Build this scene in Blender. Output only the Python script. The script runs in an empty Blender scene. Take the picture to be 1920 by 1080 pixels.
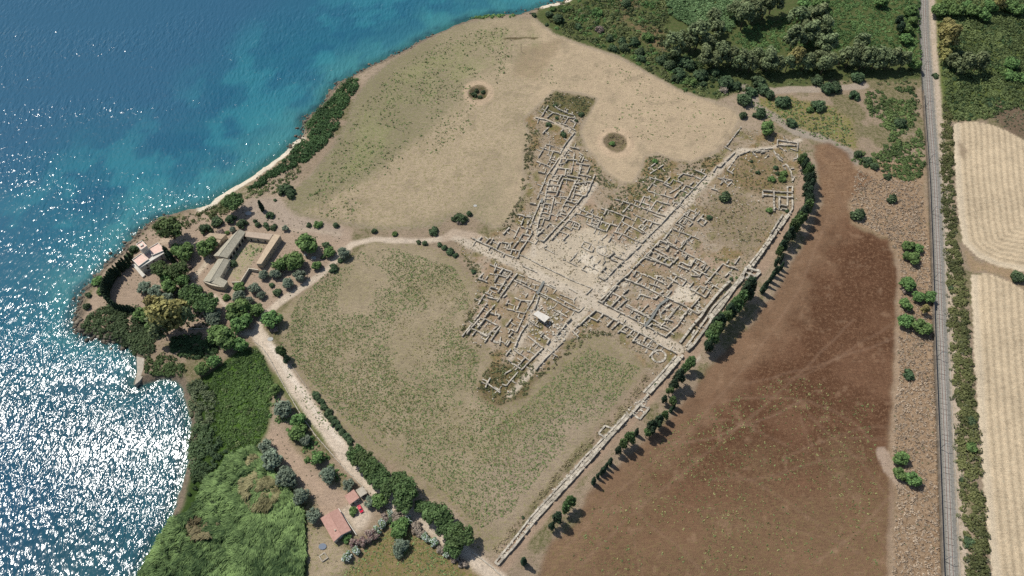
import bpy, math, random
import numpy as np
from mathutils import Vector
random.seed(7); RNG = np.random.default_rng(7)
S = bpy.context.scene
COL = S.collection
# ---------------------------------------------------------------- camera, light, exposure
CAM_H = 365.0
TILT = math.radians(34.0)
FPX = 1440.0
cd = bpy.data.cameras.new('camera'); cam = bpy.data.objects.new('camera', cd); COL.objects.link(cam)
cam.location = (0, 0, CAM_H); cam.rotation_euler = (TILT, 0, 0)
cd.sensor_width = 36; cd.lens = 36 * FPX / 1920; cd.clip_start = 1; cd.clip_end = 30000
S.camera = cam
SUN_EL = math.radians(56)
w = bpy.data.worlds.new('World'); S.world = w; w.use_nodes = True
nt = w.node_tree; bg = nt.nodes['Background']
sky = nt.nodes.new('ShaderNodeTexSky'); sky.sky_type = 'NISHITA'; sky.sun_disc = False
sky.sun_elevation = SUN_EL; sky.sun_rotation = math.radians(-53)
nt.links.new(sky.outputs[0], bg.inputs[0]); bg.inputs[1].default_value = 0.1
sl = bpy.data.lights.new('sun', 'SUN'); sl.energy = 4.2; sl.angle = math.radians(0.5); sl.color = (1, .968, .915)
so = bpy.data.objects.new('sun', sl); COL.objects.link(so); so.location = (-300, 400, 500)
so.rotation_euler = Vector((.8 * math.cos(SUN_EL), -.6 * math.cos(SUN_EL), -math.sin(SUN_EL))).to_track_quat('-Z', 'Y').to_euler()
S.view_settings.view_transform = 'Standard'; S.view_settings.look = 'None'
S.view_settings.exposure = .14; S.view_settings.gamma = 1
S.cycles.use_denoising = False; S.cycles.max_bounces = 5; S.cycles.sample_clamp_direct = 12; S.cycles.transparent_max_bounces = 6
# ---------------------------------------------------------------- helpers
SEA = -3.0
CT, ST = math.cos(TILT), math.sin(TILT)
def P(u, v, z=0.0):
    """where the sight line through photo point (u, v) meets height z"""
    x = (u - 960) / FPX; y = (540 - v) / FPX
    dy = y * CT + ST; dz = y * ST - CT
    t = (z - CAM_H) / dz
    return (x * t, dy * t)
def sc(v): # photo pixels per metre across, at row v on the ground
    x, y = P(960, v); return FPX / (CAM_H * CT + y * ST)
def PP(pts, z=0.0): return np.array([P(u, v, z) for u, v in pts])
LAT = RNG.random((256, 256))
def vn(x, y, s, seed=0):
    x = np.asarray(x) / s + seed * 17.31; y = np.asarray(y) / s + seed * 9.77
    xi = np.floor(x).astype(int); yi = np.floor(y).astype(int)
    fx = x - xi; fy = y - yi; fx = fx * fx * (3 - 2 * fx); fy = fy * fy * (3 - 2 * fy)
    a = LAT[xi & 255, yi & 255]; b = LAT[(xi + 1) & 255, yi & 255]
    c = LAT[xi & 255, (yi + 1) & 255]; d = LAT[(xi + 1) & 255, (yi + 1) & 255]
    return (a * (1 - fx) + b * fx) * (1 - fy) + (c * (1 - fx) + d * fx) * fy
def fbm(x, y, s, seed=0, o=4):
    r = 0; k = .5; t = 0
    for i in range(o):
        r = r + k * vn(x, y, s / 2 ** i, seed + i * 3); t += k; k *= .55
    return r / t
def inpoly(x, y, poly):
    r = np.zeros(x.shape, bool); n = len(poly)
    for i in range(n):
        x1, y1 = poly[i]; x2, y2 = poly[(i + 1) % n]
        if y1 == y2: continue
        c = ((y1 > y) != (y2 > y)) & (x < (x2 - x1) * (y - y1) / (y2 - y1) + x1)
        r ^= c
    return r
def dline(x, y, pts):
    d = np.full(x.shape, 1e9)
    for (x1, y1), (x2, y2) in zip(pts[:-1], pts[1:]):
        dx, dy = x2 - x1, y2 - y1; L = dx * dx + dy * dy + 1e-9
        t = np.clip(((x - x1) * dx + (y - y1) * dy) / L, 0, 1)
        d = np.minimum(d, (x - x1 - t * dx) ** 2 + (y - y1 - t * dy) ** 2)
    return np.sqrt(d)
def sst(a, b, x):
    t = np.clip((x - a) / (b - a), 0, 1); return t * t * (3 - 2 * t)
def lin(c):
    c = np.asarray(c, float) / 255
    return np.where(c < .04045, c / 12.92, ((c + .055) / 1.055) ** 2.4)
def link(o, parent=None):
    COL.objects.link(o)
    if parent: o.parent = parent
    return o
def tag(o, label=None, cat=None, group=None, kind=None):
    if label: o['label'] = label
    if cat: o['category'] = cat
    if group: o['group'] = group
    if kind: o['kind'] = kind
    return o
def mesh(name, V, F, m, tone=None, smooth=False, fattr=None):
    """V (n,3), F (m,3|4) arrays -> mesh data"""
    V = np.asarray(V, np.float32); F = np.asarray(F, np.int32)
    me = bpy.data.meshes.new(name); k = F.shape[1]
    me.vertices.add(len(V)); me.vertices.foreach_set('co', V.ravel())
    me.loops.add(F.size); me.loops.foreach_set('vertex_index', F.ravel())
    me.polygons.add(len(F)); me.polygons.foreach_set('loop_start', np.arange(len(F), dtype=np.int32) * k)
    me.polygons.foreach_set('loop_total', np.full(len(F), k, np.int32))
    if smooth: me.polygons.foreach_set('use_smooth', np.ones(len(F), bool))
    me.update(calc_edges=True)
    if tone is not None:
        a = me.attributes.new('tone', 'FLOAT', 'FACE'); a.data.foreach_set('value', np.asarray(tone, np.float32))
    if m: me.materials.append(m)
    return me
def obj(name, me, parent=None, loc=None):
    o = bpy.data.objects.new(name, me); link(o, parent)
    if loc is not None: o.location = loc
    return o
def empty(name, loc=(0, 0, 0)):
    o = bpy.data.objects.new(name, None); o.empty_display_size = .5; link(o); o.location = loc; return o
class MB:
    """collects boxes, prisms and rods into one mesh"""
    def __init__(s): s.v = []; s.f = []; s.t = []
    def poly(s, base, z0, z1, tone=.5):
        n = len(base); k = len(s.v)
        z0 = z0 if hasattr(z0, '__len__') else [z0] * n; z1 = z1 if hasattr(z1, '__len__') else [z1] * n
        a = sum(base[i][0] * base[(i + 1) % n][1] - base[(i + 1) % n][0] * base[i][1] for i in range(n))
        if a < 0: base = base[::-1]; z0 = z0[::-1]; z1 = z1[::-1]
        s.v += [(p[0], p[1], z) for p, z in zip(base, z0)] + [(p[0], p[1], z) for p, z in zip(base, z1)]
        s.f.append([k + i for i in range(n)][::-1]); s.f.append([k + n + i for i in range(n)])
        for i in range(n): j = (i + 1) % n; s.f.append([k + i, k + j, k + n + j, k + n + i])
        s.t += [tone] * (n + 2); return s
    def box(s, c, size, rz=0, tone=.5):
        x, y, z = c; a, b, h = size[0] / 2, size[1] / 2, size[2]
        cs, sn = math.cos(rz), math.sin(rz)
        return s.poly([(x + p * cs - q * sn, y + p * sn + q * cs) for p, q in ((-a, -b), (a, -b), (a, b), (-a, b))], z, z + h, tone)
    def rod(s, p, q, r0, r1=None, n=6, tone=.5):
        r1 = r0 if r1 is None else r1; p, q = Vector(p), Vector(q); d = (q - p).normalized()
        a = d.orthogonal().normalized(); b = d.cross(a); k = len(s.v)
        for c, r in ((p, r0), (q, r1)):
            for i in range(n):
                t = 6.2832 * i / n; s.v.append(tuple(c + a * math.cos(t) * r + b * math.sin(t) * r))
        for i in range(n): j = (i + 1) % n; s.f.append([k + i, k + j, k + n + j, k + n + i])
        s.f.append([k + i for i in range(n)][::-1]); s.f.append([k + n + i for i in range(n)])
        s.t += [tone] * (n + 2); return s
    def data(s, name, m):
        me = bpy.data.meshes.new(name); me.from_pydata(s.v, [], s.f)
        a = me.attributes.new('tone', 'FLOAT', 'FACE'); a.data.foreach_set('value', s.t)
        me.materials.append(m); return me
    def build(s, name, m, parent=None, loc=None): return obj(name, s.data(name, m), parent, loc)
# ---------------------------------------------------------------- materials
def nodes(name):
    m = bpy.data.materials.new(name); m.use_nodes = True; t = m.node_tree
    for n in list(t.nodes): t.nodes.remove(n)
    return m, t, t.nodes.new('ShaderNodeOutputMaterial')
def N(t, typ, ins=None, **kw):
    n = t.nodes.new('ShaderNode' + typ)
    for k, v in kw.items(): setattr(n, k, v)
    for k, v in (ins or {}).items():
        if hasattr(v, 'bl_idname') or isinstance(v, bpy.types.NodeSocket): t.links.new(v, n.inputs[k])
        else: n.inputs[k].default_value = v
    return n
def c4(c): return (*[float(q) for q in c], 1)
def rgb(*c, k=1): return lin(c) * k
def mix(t, f, a, b, mode='MIX'):
    n = t.nodes.new('ShaderNodeMix'); n.data_type = 'RGBA'; n.blend_type = mode
    for s, v in ((0, f), (6, a), (7, b)):
        if isinstance(v, bpy.types.NodeSocket): t.links.new(v, n.inputs[s])
        else: n.inputs[s].default_value = v if s == 0 else (c4(v) if len(v) == 3 else v)
    return n.outputs[2]
def math_(t, op, a, b=0.0, clamp=False):
    n = t.nodes.new('ShaderNodeMath'); n.operation = op; n.use_clamp = clamp
    for i, v in enumerate((a, b)):
        if isinstance(v, bpy.types.NodeSocket): t.links.new(v, n.inputs[i])
        else: n.inputs[i].default_value = v
    return n.outputs[0]
def surf(name, c1, c2, scale=1.0, rough=.9, bump=.3, tonemix=.6, spec=.2, extra=None):
    """mottled matte surface, varied by the 'tone' of each face and by noise"""
    m, t, out = nodes(name)
    co = N(t, 'NewGeometry').outputs['Position']
    no = N(t, 'TexNoise', {'Vector': co, 'Scale': scale, 'Detail': 6.0, 'Roughness': .65})
    at = N(t, 'Attribute', attribute_name='tone')
    f = math_(t, 'ADD', math_(t, 'MULTIPLY', at.outputs['Fac'], tonemix), math_(t, 'MULTIPLY', math_(t, 'SUBTRACT', no.outputs[0], .5), 1.7), True)
    f = math_(t, 'ADD', f, (1 - tonemix) * .5, True)
    col = mix(t, f, c1, c2)
    b = N(t, 'Bump', {'Height': no.outputs[0], 'Strength': bump, 'Distance': .3 / scale})
    p = N(t, 'BsdfPrincipled', {'Base Color': col, 'Roughness': rough, 'Normal': b.outputs[0], 'Specular IOR Level': spec})
    t.links.new(p.outputs[0], out.inputs[0]); return m
def leafmat(name, dark, light, trans=.25, var=.25):
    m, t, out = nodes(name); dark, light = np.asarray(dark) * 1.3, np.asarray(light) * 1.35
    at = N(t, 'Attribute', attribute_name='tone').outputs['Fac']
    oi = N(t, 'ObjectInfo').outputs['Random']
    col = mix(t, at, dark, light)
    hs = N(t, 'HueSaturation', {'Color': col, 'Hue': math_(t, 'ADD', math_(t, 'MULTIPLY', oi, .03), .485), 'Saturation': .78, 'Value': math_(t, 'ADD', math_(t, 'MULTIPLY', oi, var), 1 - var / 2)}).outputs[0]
    d = N(t, 'BsdfPrincipled', {'Base Color': hs, 'Roughness': .7, 'Specular IOR Level': .15})
    tr = N(t, 'BsdfTranslucent', {'Color': hs})
    mx = N(t, 'MixShader', {0: trans, 1: d.outputs[0], 2: tr.outputs[0]})
    t.links.new(mx.outputs[0], out.inputs[0]); return m
def plain(name, c, rough=.6, metal=0.0, spec=.5):
    m, t, out = nodes(name)
    co = N(t, 'NewGeometry').outputs['Position']
    no = N(t, 'TexNoise', {'Vector': co, 'Scale': 2.5, 'Detail': 4.0}).outputs[0]
    col = mix(t, no, np.asarray(c) * .8, np.minimum(np.asarray(c) * 1.15, .85))
    p = N(t, 'BsdfPrincipled', {'Base Color': col, 'Roughness': rough, 'Metallic': metal, 'Specular IOR Level': spec})
    t.links.new(p.outputs[0], out.inputs[0]); return m
def ribbed(name, c1, c2, angle, period, rough=.85):
    """roof covering: fine rows of tiles or sheet ribs running along 'angle'"""
    m, t, out = nodes(name)
    co = N(t, 'NewGeometry').outputs['Position']
    mp = N(t, 'Mapping', {'Vector': co, 'Rotation': (0, 0, -angle)})
    wv = N(t, 'TexWave', {'Vector': mp.outputs[0], 'Scale': 1.0 / period * .314, 'Distortion': .6, 'Detail': 1.0}, bands_direction='Y')
    no = N(t, 'TexNoise', {'Vector': co, 'Scale': .8, 'Detail': 8.0, 'Roughness': .75}).outputs[0]
    f = math_(t, 'ADD', math_(t, 'MULTIPLY', wv.outputs[1], .25), math_(t, 'MULTIPLY', math_(t, 'SUBTRACT', no, .3), 1.6), True)
    b = N(t, 'Bump', {'Height': wv.outputs[1], 'Strength': .6, 'Distance': .08})
    p = N(t, 'BsdfPrincipled', {'Base Color': mix(t, f, c1, c2), 'Roughness': rough, 'Normal': b.outputs[0], 'Specular IOR Level': .2})
    t.links.new(p.outputs[0], out.inputs[0]); return m
# ---------------------------------------------------------------- coast and relief
COAST = [(262,1080),(275,1055),(290,1030),(300,1005),(322,975),(335,940),(345,905),(352,870),(357,830),(358,790),(350,755),(345,730),(335,716),(318,710),(300,712),(280,718),(265,722),(252,722),(258,700),(262,680),(256,668),(250,660),(238,650),(228,642),(215,640),(203,645),(196,638),(186,634),(180,628),(165,628),(150,622),(142,614),(140,604),(148,595),(143,585),(150,570),(152,555),(160,545),(170,535),(182,520),(196,505),(212,490),(228,477),(240,462),(252,448),(262,436),(278,422),(295,414),(318,405),(345,396),(375,390),(395,384),(405,372),(430,358),(452,345),(475,330),(500,310),(525,292),(542,278),(550,268),(565,258),(572,245),(568,232),(578,218),(600,205),(612,190),(618,172),(640,155),(665,143),(690,128),(705,120),(740,105),(765,92),(790,78),(815,66),(850,50),(880,38),(905,33),(940,28),(975,27),(1000,20),(1015,12),(1040,8),(1060,2),(1080,-10)]
CW = [tuple(p) for p in PP(COAST, SEA)]
CW = [(-240, -120), (-215, 20)] + CW + [(CW[-1][0] + 60, CW[-1][1] + 40), (260, 700), (400, 1200), (900, 6500)]
LAND = CW + [(6500, 6500), (6500, -6500), (-900, -6500), (-500, -1500)]
RAILPX = [(1732,-20),(1734,63),(1738,120),(1744,220),(1753,340),(1759,480),(1764,620),(1774,850),(1783,1071),(1785,1110)]
RZ = -1.9
RAIL = [tuple(p) for p in PP(RAILPX, RZ)]
RAIL = [(RAIL[0][0] + (RAIL[0][0] - RAIL[1][0]) * 60, RAIL[0][1] + (RAIL[0][1] - RAIL[1][1]) * 60)] + RAIL + [(RAIL[-1][0] + (RAIL[-1][0] - RAIL[-3][0]) * 20, RAIL[-1][1] + (RAIL[-1][1] - RAIL[-3][1]) * 20)]
def axis(a, b, st):
    core = list(np.arange(a, b + st / 2, st)); lo = []; hi = []; d = st; p = a; q = b
    while p > -6400:
        d *= 1.28; p -= d; q += d; lo.append(p); hi.append(q)
    return np.array(lo[::-1] + core + hi)
GX = axis(-420, 412, 1.1); GY = axis(70, 540, 1.1)
XX, YY = np.meshgrid(GX, GY)
def raildist(x, y):
    """signed distance to the track, positive to its east"""
    d = dline(x, y, RAIL); ry = np.array([p[1] for p in RAIL])[::-1]; rx = np.array([p[0] for p in RAIL])[::-1]
    return np.where(x > np.interp(y, ry, rx), d, -d)
PITS = [(897,175,17,10),(1155,266,21,12),(905,180,8,5)]
def coastd(x, y):
    d = dline(x, y, CW); return np.where(inpoly(x, y, LAND), d, -d)
wob = (fbm(XX, YY, 9, 5) - .5) * 3.2
CD = coastd(XX, YY); CDW = CD + np.where(np.abs(CD) < 30, wob, 0)
RD = raildist(XX, YY)
BEACH = [tuple(p) for p in PP([(400,388),(450,352),(500,316),(550,275)], SEA)]
BEACH2 = [tuple(p) for p in PP([(1034,9),(1045,7),(1060,6),(1085,-14)], SEA)]
nb = np.minimum(dline(XX, YY, BEACH), dline(XX, YY, BEACH2))
slope = np.where(nb < 14, 13.0, 5.5)
HH = SEA + 3.0 * sst(-.3, 1, CDW / slope) ** .8
HH = np.where(CDW < 0, SEA - .12 - np.minimum(-CDW * .1, 5), HH)
inl = sst(8, 25, CDW)
HH = HH + inl * ((fbm(XX, YY, 60, 2, 3) - .5) * 1.2 + (fbm(XX, YY, 6, 3, 3) - .5) * .3)
for u, v, a, b in PITS:
    x, y = P(u, v); s = sc(v)
    r = np.hypot((XX - x) / (a / s), (YY - y) / (b * 1.5 / s)) + (fbm(XX, YY, 5, 9) - .5) * .5
    HH -= (1.8 if u < 1000 else .9) * sst(1.15, .6, r); HH += .35 * np.exp(-((r - 1.25) / .18) ** 2)
ymid = YY
cut = sst(-4.9, -4.2, RD) * sst(10, 4.6, RD)
HH = HH * (1 - cut) + RZ * cut
HH += .3 * np.exp(-((RD + 6.2) / 1.0) ** 2)
def H(x, y):
    i = np.clip(np.searchsorted(GX, x) - 1, 0, len(GX) - 2); j = np.clip(np.searchsorted(GY, y) - 1, 0, len(GY) - 2)
    fx = (x - GX[i]) / (GX[i + 1] - GX[i]); fy = (y - GY[j]) / (GY[j + 1] - GY[j])
    return (HH[j, i] * (1 - fx) + HH[j, i + 1] * fx) * (1 - fy) + (HH[j + 1, i] * (1 - fx) + HH[j + 1, i + 1] * fx) * fy
def G(u, v, up=0.0):
    z = 0.0
    for _ in range(4):
        x, y = P(u, v, z + up); z = float(H(x, y))
    return x, y, z
# ---------------------------------------------------------------- zones of the ground
K = .93
JX = XX + (fbm(XX, YY, 7, 21) - .5) * 4.5; JY = YY + (fbm(XX, YY, 7, 31) - .5) * 4.5
def blur(m, n):
    m = m.astype(float)
    for _ in range(n):
        m = (np.roll(m, 1, 0) + m * 2 + np.roll(m, -1, 0)) / 4; m = (np.roll(m, 1, 1) + m * 2 + np.roll(m, -1, 1)) / 4
    return m
def zp(pts, soft=1, jit=1.0):
    return blur(inpoly(XX * (1 - jit) + JX * jit, YY * (1 - jit) + JY * jit, PP(pts)), soft)
def zl(pts, wd, jit=.5, soft=.6, wv=0):
    q = [tuple(p) for p in PP(pts)]
    d = dline(XX * (1 - jit) + JX * jit, YY * (1 - jit) + JY * jit, q)
    w_ = wd / 2 * (1 + wv * (fbm(XX, YY, 12, 8) - .5))
    return sst(soft, -soft, d - w_)
C1 = np.zeros(XX.shape + (3,)); C2 = np.zeros_like(C1); MK = np.zeros_like(XX); ZID = np.zeros(XX.shape, int)
STR = np.zeros_like(XX)
ZN = ['ground']
def paint(m, c1=None, c2=None, mk=None, name=None, stripe=None):
    global C1, C2, MK, STR
    e = m[..., None]
    if c1 is not None: C1[:] = C1 * (1 - e) + e * (lin(c1) * K if isinstance(c1, tuple) else c1)
    if c2 is not None: C2[:] = C2 * (1 - e) + e * (lin(c2) * K)
    if mk is not None: MK[:] = MK * (1 - m) + m * mk
    STR[:] = STR * (1 - m) + (0 if stripe is None else m * stripe)
    if name:
        if name not in ZN: ZN.append(name)
        ZID[m > .5] = ZN.index(name)
n20 = fbm(XX, YY, 20, 41); n8 = fbm(XX, YY, 8, 43); n50 = fbm(XX, YY, 55, 47, 3); n4 = fbm(XX, YY, 3.5, 49, 3)
one = np.ones_like(XX)
# scrubby base ground
paint(one, (150,130,106), (98,92,60), .38)
paint(sst(.5, .62, n20), (136,122,92), (88,88,50), .55)
paint(sst(.55, .7, n50), (162,142,118))
# farm and promontory
paint(zp([(150,600),(200,500),(260,440),(400,385),(460,370),(560,410),(660,430),(660,470),(600,520),(520,570),(470,610),(400,640),(300,640),(200,640)], 2), (163,141,118), (124,108,84), .3)
paint(zp([(440,380),(520,370),(560,405),(640,425),(640,445),(540,430),(470,415)], 3), (160,142,122), (128,116,92), .25)
# scrub north-east and north
NORTH = [(1000,32),(1040,62),(1100,85),(1160,105),(1215,135),(1280,170),(1340,190),(1382,205),(1390,225),(1375,255),(1345,285),(1300,305),(1265,303),(1235,290),(1212,295),(1205,320),(1190,345),(1165,345),(1135,325),(1115,300),(1095,275),(1085,245),(1100,215),(1116,185),(1085,175),(1040,172),(1005,205),(985,225),(1000,262),(985,285),(985,320),(990,345),(975,380),(955,420),(930,430),(900,415),(880,405),(855,400),(820,425),(760,430),(700,430),(640,420),(560,405),(540,385),(545,360),(585,325),(620,280),(650,230),(662,190),(690,150),(740,110),(800,75),(860,45),(920,34)]
paint(zp([(1000,30),(1075,-60),(1500,-80),(1725,-90),(1728,150),(1560,150),(1500,165),(1400,165),(1340,190),(1280,170),(1160,105),(1040,62)], 2), (96,98,58), (70,84,40), .6)
paint(zp([(1090,-30),(1200,-30),(1240,40),(1250,100),(1190,70),(1120,40)], 4) * sst(.42, .6, n20), (126,104,76), (84,84,44), .5)
paint(zp([(1750,-80),(2100,-80),(2100,210),(1860,190),(1840,225),(1765,225)], 2), (100,108,54), (78,92,42), .6)
paint(zp([(1840,200),(1880,195),(2000,230),(2000,290),(1920,260),(1880,240)], 3), (118,98,78), (90,80,56), .5)
paint(zp([(1390,180),(1480,180),(1560,200),(1600,230),(1610,280),(1540,262),(1500,240),(1440,230)], 3), (150,128,96), (112,112,52), .62)
paint(zl([(1398,165),(1420,200),(1460,225),(1500,250),(1540,258),(1585,280),(1610,310),(1650,330)], 7, wv=1.2) * .8, (152,140,124), (132,120,104), .25)
paint(zl([(1620,160),(1560,165),(1450,170)], 6, wv=1), (160,144,124), (132,120,104), .25)
# dry field north
mN = zp(NORTH, 1, .5)
gx = sst(P(700,300)[0], P(1150,300)[0], XX + (n20 - .5) * 60)
cn = (lin((146,133,105)) * (1 - gx)[..., None] + lin((178,156,124)) * gx[..., None]) * K
paint(mN, cn * .97, (122,116,80), .3 * (1 - gx) + .3, 'north_field')
paint(mN * zp([(560,400),(640,420),(760,430),(850,400),(930,330),(1000,200),(960,130),(860,200),(700,330)], 14, 1) * .9, (172,152,122), (128,118,80), .46)
paint(mN * zp([(700,160),(900,60),(1000,50),(1010,90),(900,130),(780,200),(680,320),(640,330)], 8) * sst(.4, .62, n20) * .6, (142,136,96), (114,120,66), .5)
paint(mN * zp([(980,90),(1060,70),(1010,150),(960,140)], 6) * .6, (142,122,92))
paint(mN * sst(.62, .72, n8) * .45, (142,126,100))
d = dline(XX, YY, [tuple(p) for p in PP(NORTH + NORTH[:1])])
paint(mN * sst(3.2, .8, d) * .75, (150,134,112))
for u, v, a, b in PITS[:2]:
    x, y = P(u, v); r = np.hypot((XX - x), (YY - y) / 1.15) / (a / sc(v)) + (n8 - .5) * .5
    paint(sst(1.9, 1.5, r) * .7, (186,160,128), (150,130,100), .2); paint(sst(1.15, .95, r), (126,108,84), (96,92,52), .5)
paint(zl([(945,72),(1005,70)], 1.6, 1), (96,80,58), (84,80,44), .5)
for ln in ([(585,405),(700,300),(800,215),(880,150),(960,100)], [(620,410),(740,310),(860,230),(960,170)], [(965,230),(985,262),(972,330),(955,390),(920,418)], [(1120,215),(1104,250),(1128,300),(1165,330),(1195,300),(1200,288),(1235,282),(1290,296)], [(1375,215),(1362,250),(1330,285)]): paint(mN * zl(ln, 1.6, .3, .8) * .35, (150, 132, 106))
# brown field
BROWN = [(1528,275),(1560,268),(1590,285),(1605,310),(1640,335),(1590,380),(1600,420),(1640,440),(1665,450),(1680,480),(1685,520),(1683,600),(1680,700),(1675,800),(1668,850),(1680,900),(1668,1000),(1662,1110),(1000,1110),(1040,1020),(1080,980),(1110,920),(1160,870),(1210,830),(1280,760),(1330,690),(1400,620),(1450,560),(1490,490),(1520,430),(1545,380),(1535,330)]
mB = zp(BROWN, 2)
gB = sst(-.1, .5, (n50 - .5) * .9 + (n8 - .5) * .5 + .15)
dB = dline(XX, YY, [tuple(p) for p in PP([(1540,280),(1545,380),(1490,490),(1400,620),(1330,690),(1210,830),(1110,920),(1040,1020),(1000,1110)])])
paint(mB, lin((90,61,40)), (114,85,60), .42, 'brown_field')
paint(mB * sst(.45, .75, n20) * .6, (116,84,60))
paint(mB * sst(26, 6, dB + (n8 - .5) * 26) * .6, (140,112,84), (110,82,58), .4)
paint(mB * zp([(1528,270),(1610,290),(1640,335),(1590,400),(1550,400),(1535,330)], 10) * sst(.3, .6, n8), (142,112,82), (104,76,52), .5)
low = mB * sst(P(1300,860)[1], P(1300,1060)[1], YY + (n20 - .5) * 60 - XX * .12)
paint(low * .6, (132,104,76), (108,100,58), .42)
paint(mB * sst(.66, .74, fbm(XX, YY, 5, 77)) * .45, (146,116,88))
gt = random.Random(3)
for k in range(16):
    u, v = gt.uniform(1100, 1600), gt.uniform(560, 1060); a_ = gt.uniform(-.9, 1.2); ln = [(u, v)]
    for _ in range(7): a_ += gt.uniform(-.22, .22); ln.append((ln[-1][0] + 42 * math.cos(a_), ln[-1][1] + 42 * math.sin(a_)))
    paint(mB * zl(ln, 1.1, .3, .7) * gt.uniform(.15, .4), (156, 126, 100))
for ln in ([(1050,1040),(1150,930),(1300,800),(1420,660),(1500,540),(1555,400)], [(1090,1060),(1200,950),(1350,830),(1480,720),(1600,600)]): paint(mB * zl(ln, 1.3, .3, .7) * .3, (150, 120, 94))
# strip between brown field and the railway
paint(zp([(1600,310),(1640,300),(1728,300),(1752,500),(1768,900),(1775,1110),(1662,1110),(1680,900),(1668,850),(1683,600),(1685,520),(1680,480),(1665,450),(1600,420),(1590,380),(1640,335)], 2), (160,134,104), (116,92,66), .5)
paint(zl([(1684,490),(1684,600),(1680,760),(1672,880),(1668,1100)], 3.0, wv=1) * .35, (160,138,114), (134,114,92), .25)
paint(zl([(1655,850),(1668,880),(1690,905)], 7, wv=1) * .8, (172,150,128), (140,120,96), .3)
# south meadow
MEAD = [(690,458),(740,456),(800,462),(845,480),(880,510),(895,540),(885,570),(870,600),(862,625),(880,640),(915,655),(925,680),(905,710),(890,730),(905,745),(940,765),(970,745),(1010,705),(1060,660),(1110,625),(1150,635),(1190,660),(1214,690),(1190,720),(1150,765),(1090,830),(1030,905),(970,975),(920,1040),(895,1020),(860,960),(800,930),(740,870),(680,840),(640,800),(580,730),(545,680),(530,640),(525,590),(560,555),(620,520),(660,480)]
mM = zp(MEAD, 1, .4)
paint(mM, (146,130,102), (116,112,66), .45, 'meadow')
paint(mM * zp([(560,560),(700,460),(850,490),(880,560),(850,640),(880,740),(960,800),(900,960),(780,860),(640,720),(560,640)], 14), (148,133,103), (120,114,70), .34)
paint(mM * sst(.45, .62, n20) * .35, (158,140,114), (122,112,76), .35)
paint(mM * sst(.6, .7, n8) * .5, (134,120,92))
paint(mM * zp([(900,880),(1000,800),(1120,740),(1180,730),(1060,850),(960,990),(900,1000)], 10) * .8, (150,132,108), (116,112,66), .3)
# ruins: bare dug ground with dry grass
RUIN = [(1040,172),(1116,185),(1100,215),(1085,245),(1095,275),(1135,325),(1165,345),(1190,345),(1205,320),(1212,295),(1265,303),(1300,305),(1345,285),(1385,240),(1500,255),(1510,290),(1500,380),(1420,500),(1340,600),(1290,665),(1240,720),(1210,690),(1190,660),(1150,635),(1110,625),(1060,660),(1010,705),(970,745),(940,765),(905,745),(890,730),(905,710),(925,680),(915,655),(880,640),(862,625),(870,600),(885,570),(895,540),(880,500),(850,450),(900,440),(955,430),(985,380),(990,320),(985,285),(1000,262),(985,225),(1005,205)]
mR = zp(RUIN, 1, .5)
paint(mR, (156,138,113), (120,102,74), .45, 'excavation_ground')
core = zp([(880,460),(960,440),(1010,400),(1060,290),(1120,330),(1110,380),(1200,380),(1300,350),(1370,300),(1340,380),(1300,420),(1360,480),(1390,520),(1300,640),(1120,570),(1010,690),(960,680),(880,620),(900,540)], 5)
paint(mR * core * .75, (165,149,126), (132,114,88), .4)
paint(mR * core * sst(.5, .6, fbm(XX, YY, 4.5, 88, 2)) * .55, (164,134,108))
paint(mR * sst(.52, .62, n8) * (1 - .45 * core), (146,120,86), (104,98,52), .5)
paint(mR * sst(.58, .7, fbm(XX, YY, 5, 61)) * .7, (122,112,68), (92,98,44), .5)
paint(zp([(1320,380),(1370,350),(1450,400),(1455,420),(1400,480),(1340,440)], 4) * .85, (140,122,98), (108,104,60), .45)
paint(zp([(1385,300),(1420,290),(1480,300),(1490,340),(1440,370),(1380,350),(1360,330)], 4) * .75, (134,110,80), (98,96,50), .5)
paint(zp([(1040,172),(1116,185),(1100,215),(1060,225),(1010,208)], 2) * .9, (104,94,60), (82,84,40), .5)
paint(zp([(925,690),(960,680),(1010,690),(990,740),(940,765),(905,745),(890,730)], 3) * .9, (116,98,66), (84,84,40), .5)
# ruins: pale trodden streets and floors
def street(pts, wd, name='ancient_street', c=(184,169,146), **k): paint(zl(pts, wd, .35, .9, .5), c, (160,142,116), .22, name)
paint(zp([(985,475),(1020,455),(1110,420),(1180,470),(1190,490),(1105,560),(1040,540),(970,505)], 4), (182,166,140), (156,138,112), .25, 'agora')
street([(850,442),(930,478),(985,505),(1040,532),(1110,568),(1180,605),(1270,652),(1300,668)], 6.5)
street([(1105,565),(1150,515),(1180,482),(1240,422),(1290,372)], 9)
street([(1290,372),(1350,315),(1390,282)], 4.6)
street([(1390,282),(1440,278),(1500,262)], 3)
street([(1105,565),(1060,620),(1025,662)], 6.5)
street([(1025,662),(985,710),(955,742)], 3.4)
street([(1000,480),(1004,430),(1020,380),(1045,310),(1078,248),(1045,232),(1005,222)], 2.6)
street([(1015,465),(1060,420),(1090,385),(1118,345)], 3)
street([(1012,560),(985,620),(958,672)], 3)
FLOOR = (204,190,166)
for q in ([(1270,540),(1287,527),(1300,537),(1312,553),(1300,567),(1270,567),(1255,562)], [(1093,470),(1120,483),(1107,500),(1082,487)], [(1118,462),(1132,462),(1135,475),(1120,478)], [(1095,508),(1112,492),(1130,500),(1118,515)], [(1160,533),(1178,527),(1170,540)], [(1288,485),(1302,488),(1296,497)], [(1090,350),(1105,345),(1098,362),(1080,365)], [(1130,535),(1143,540),(1135,550)]):
    paint(zp(q, 0, .2) * .85, FLOOR, (176,160,136), .3)
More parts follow.
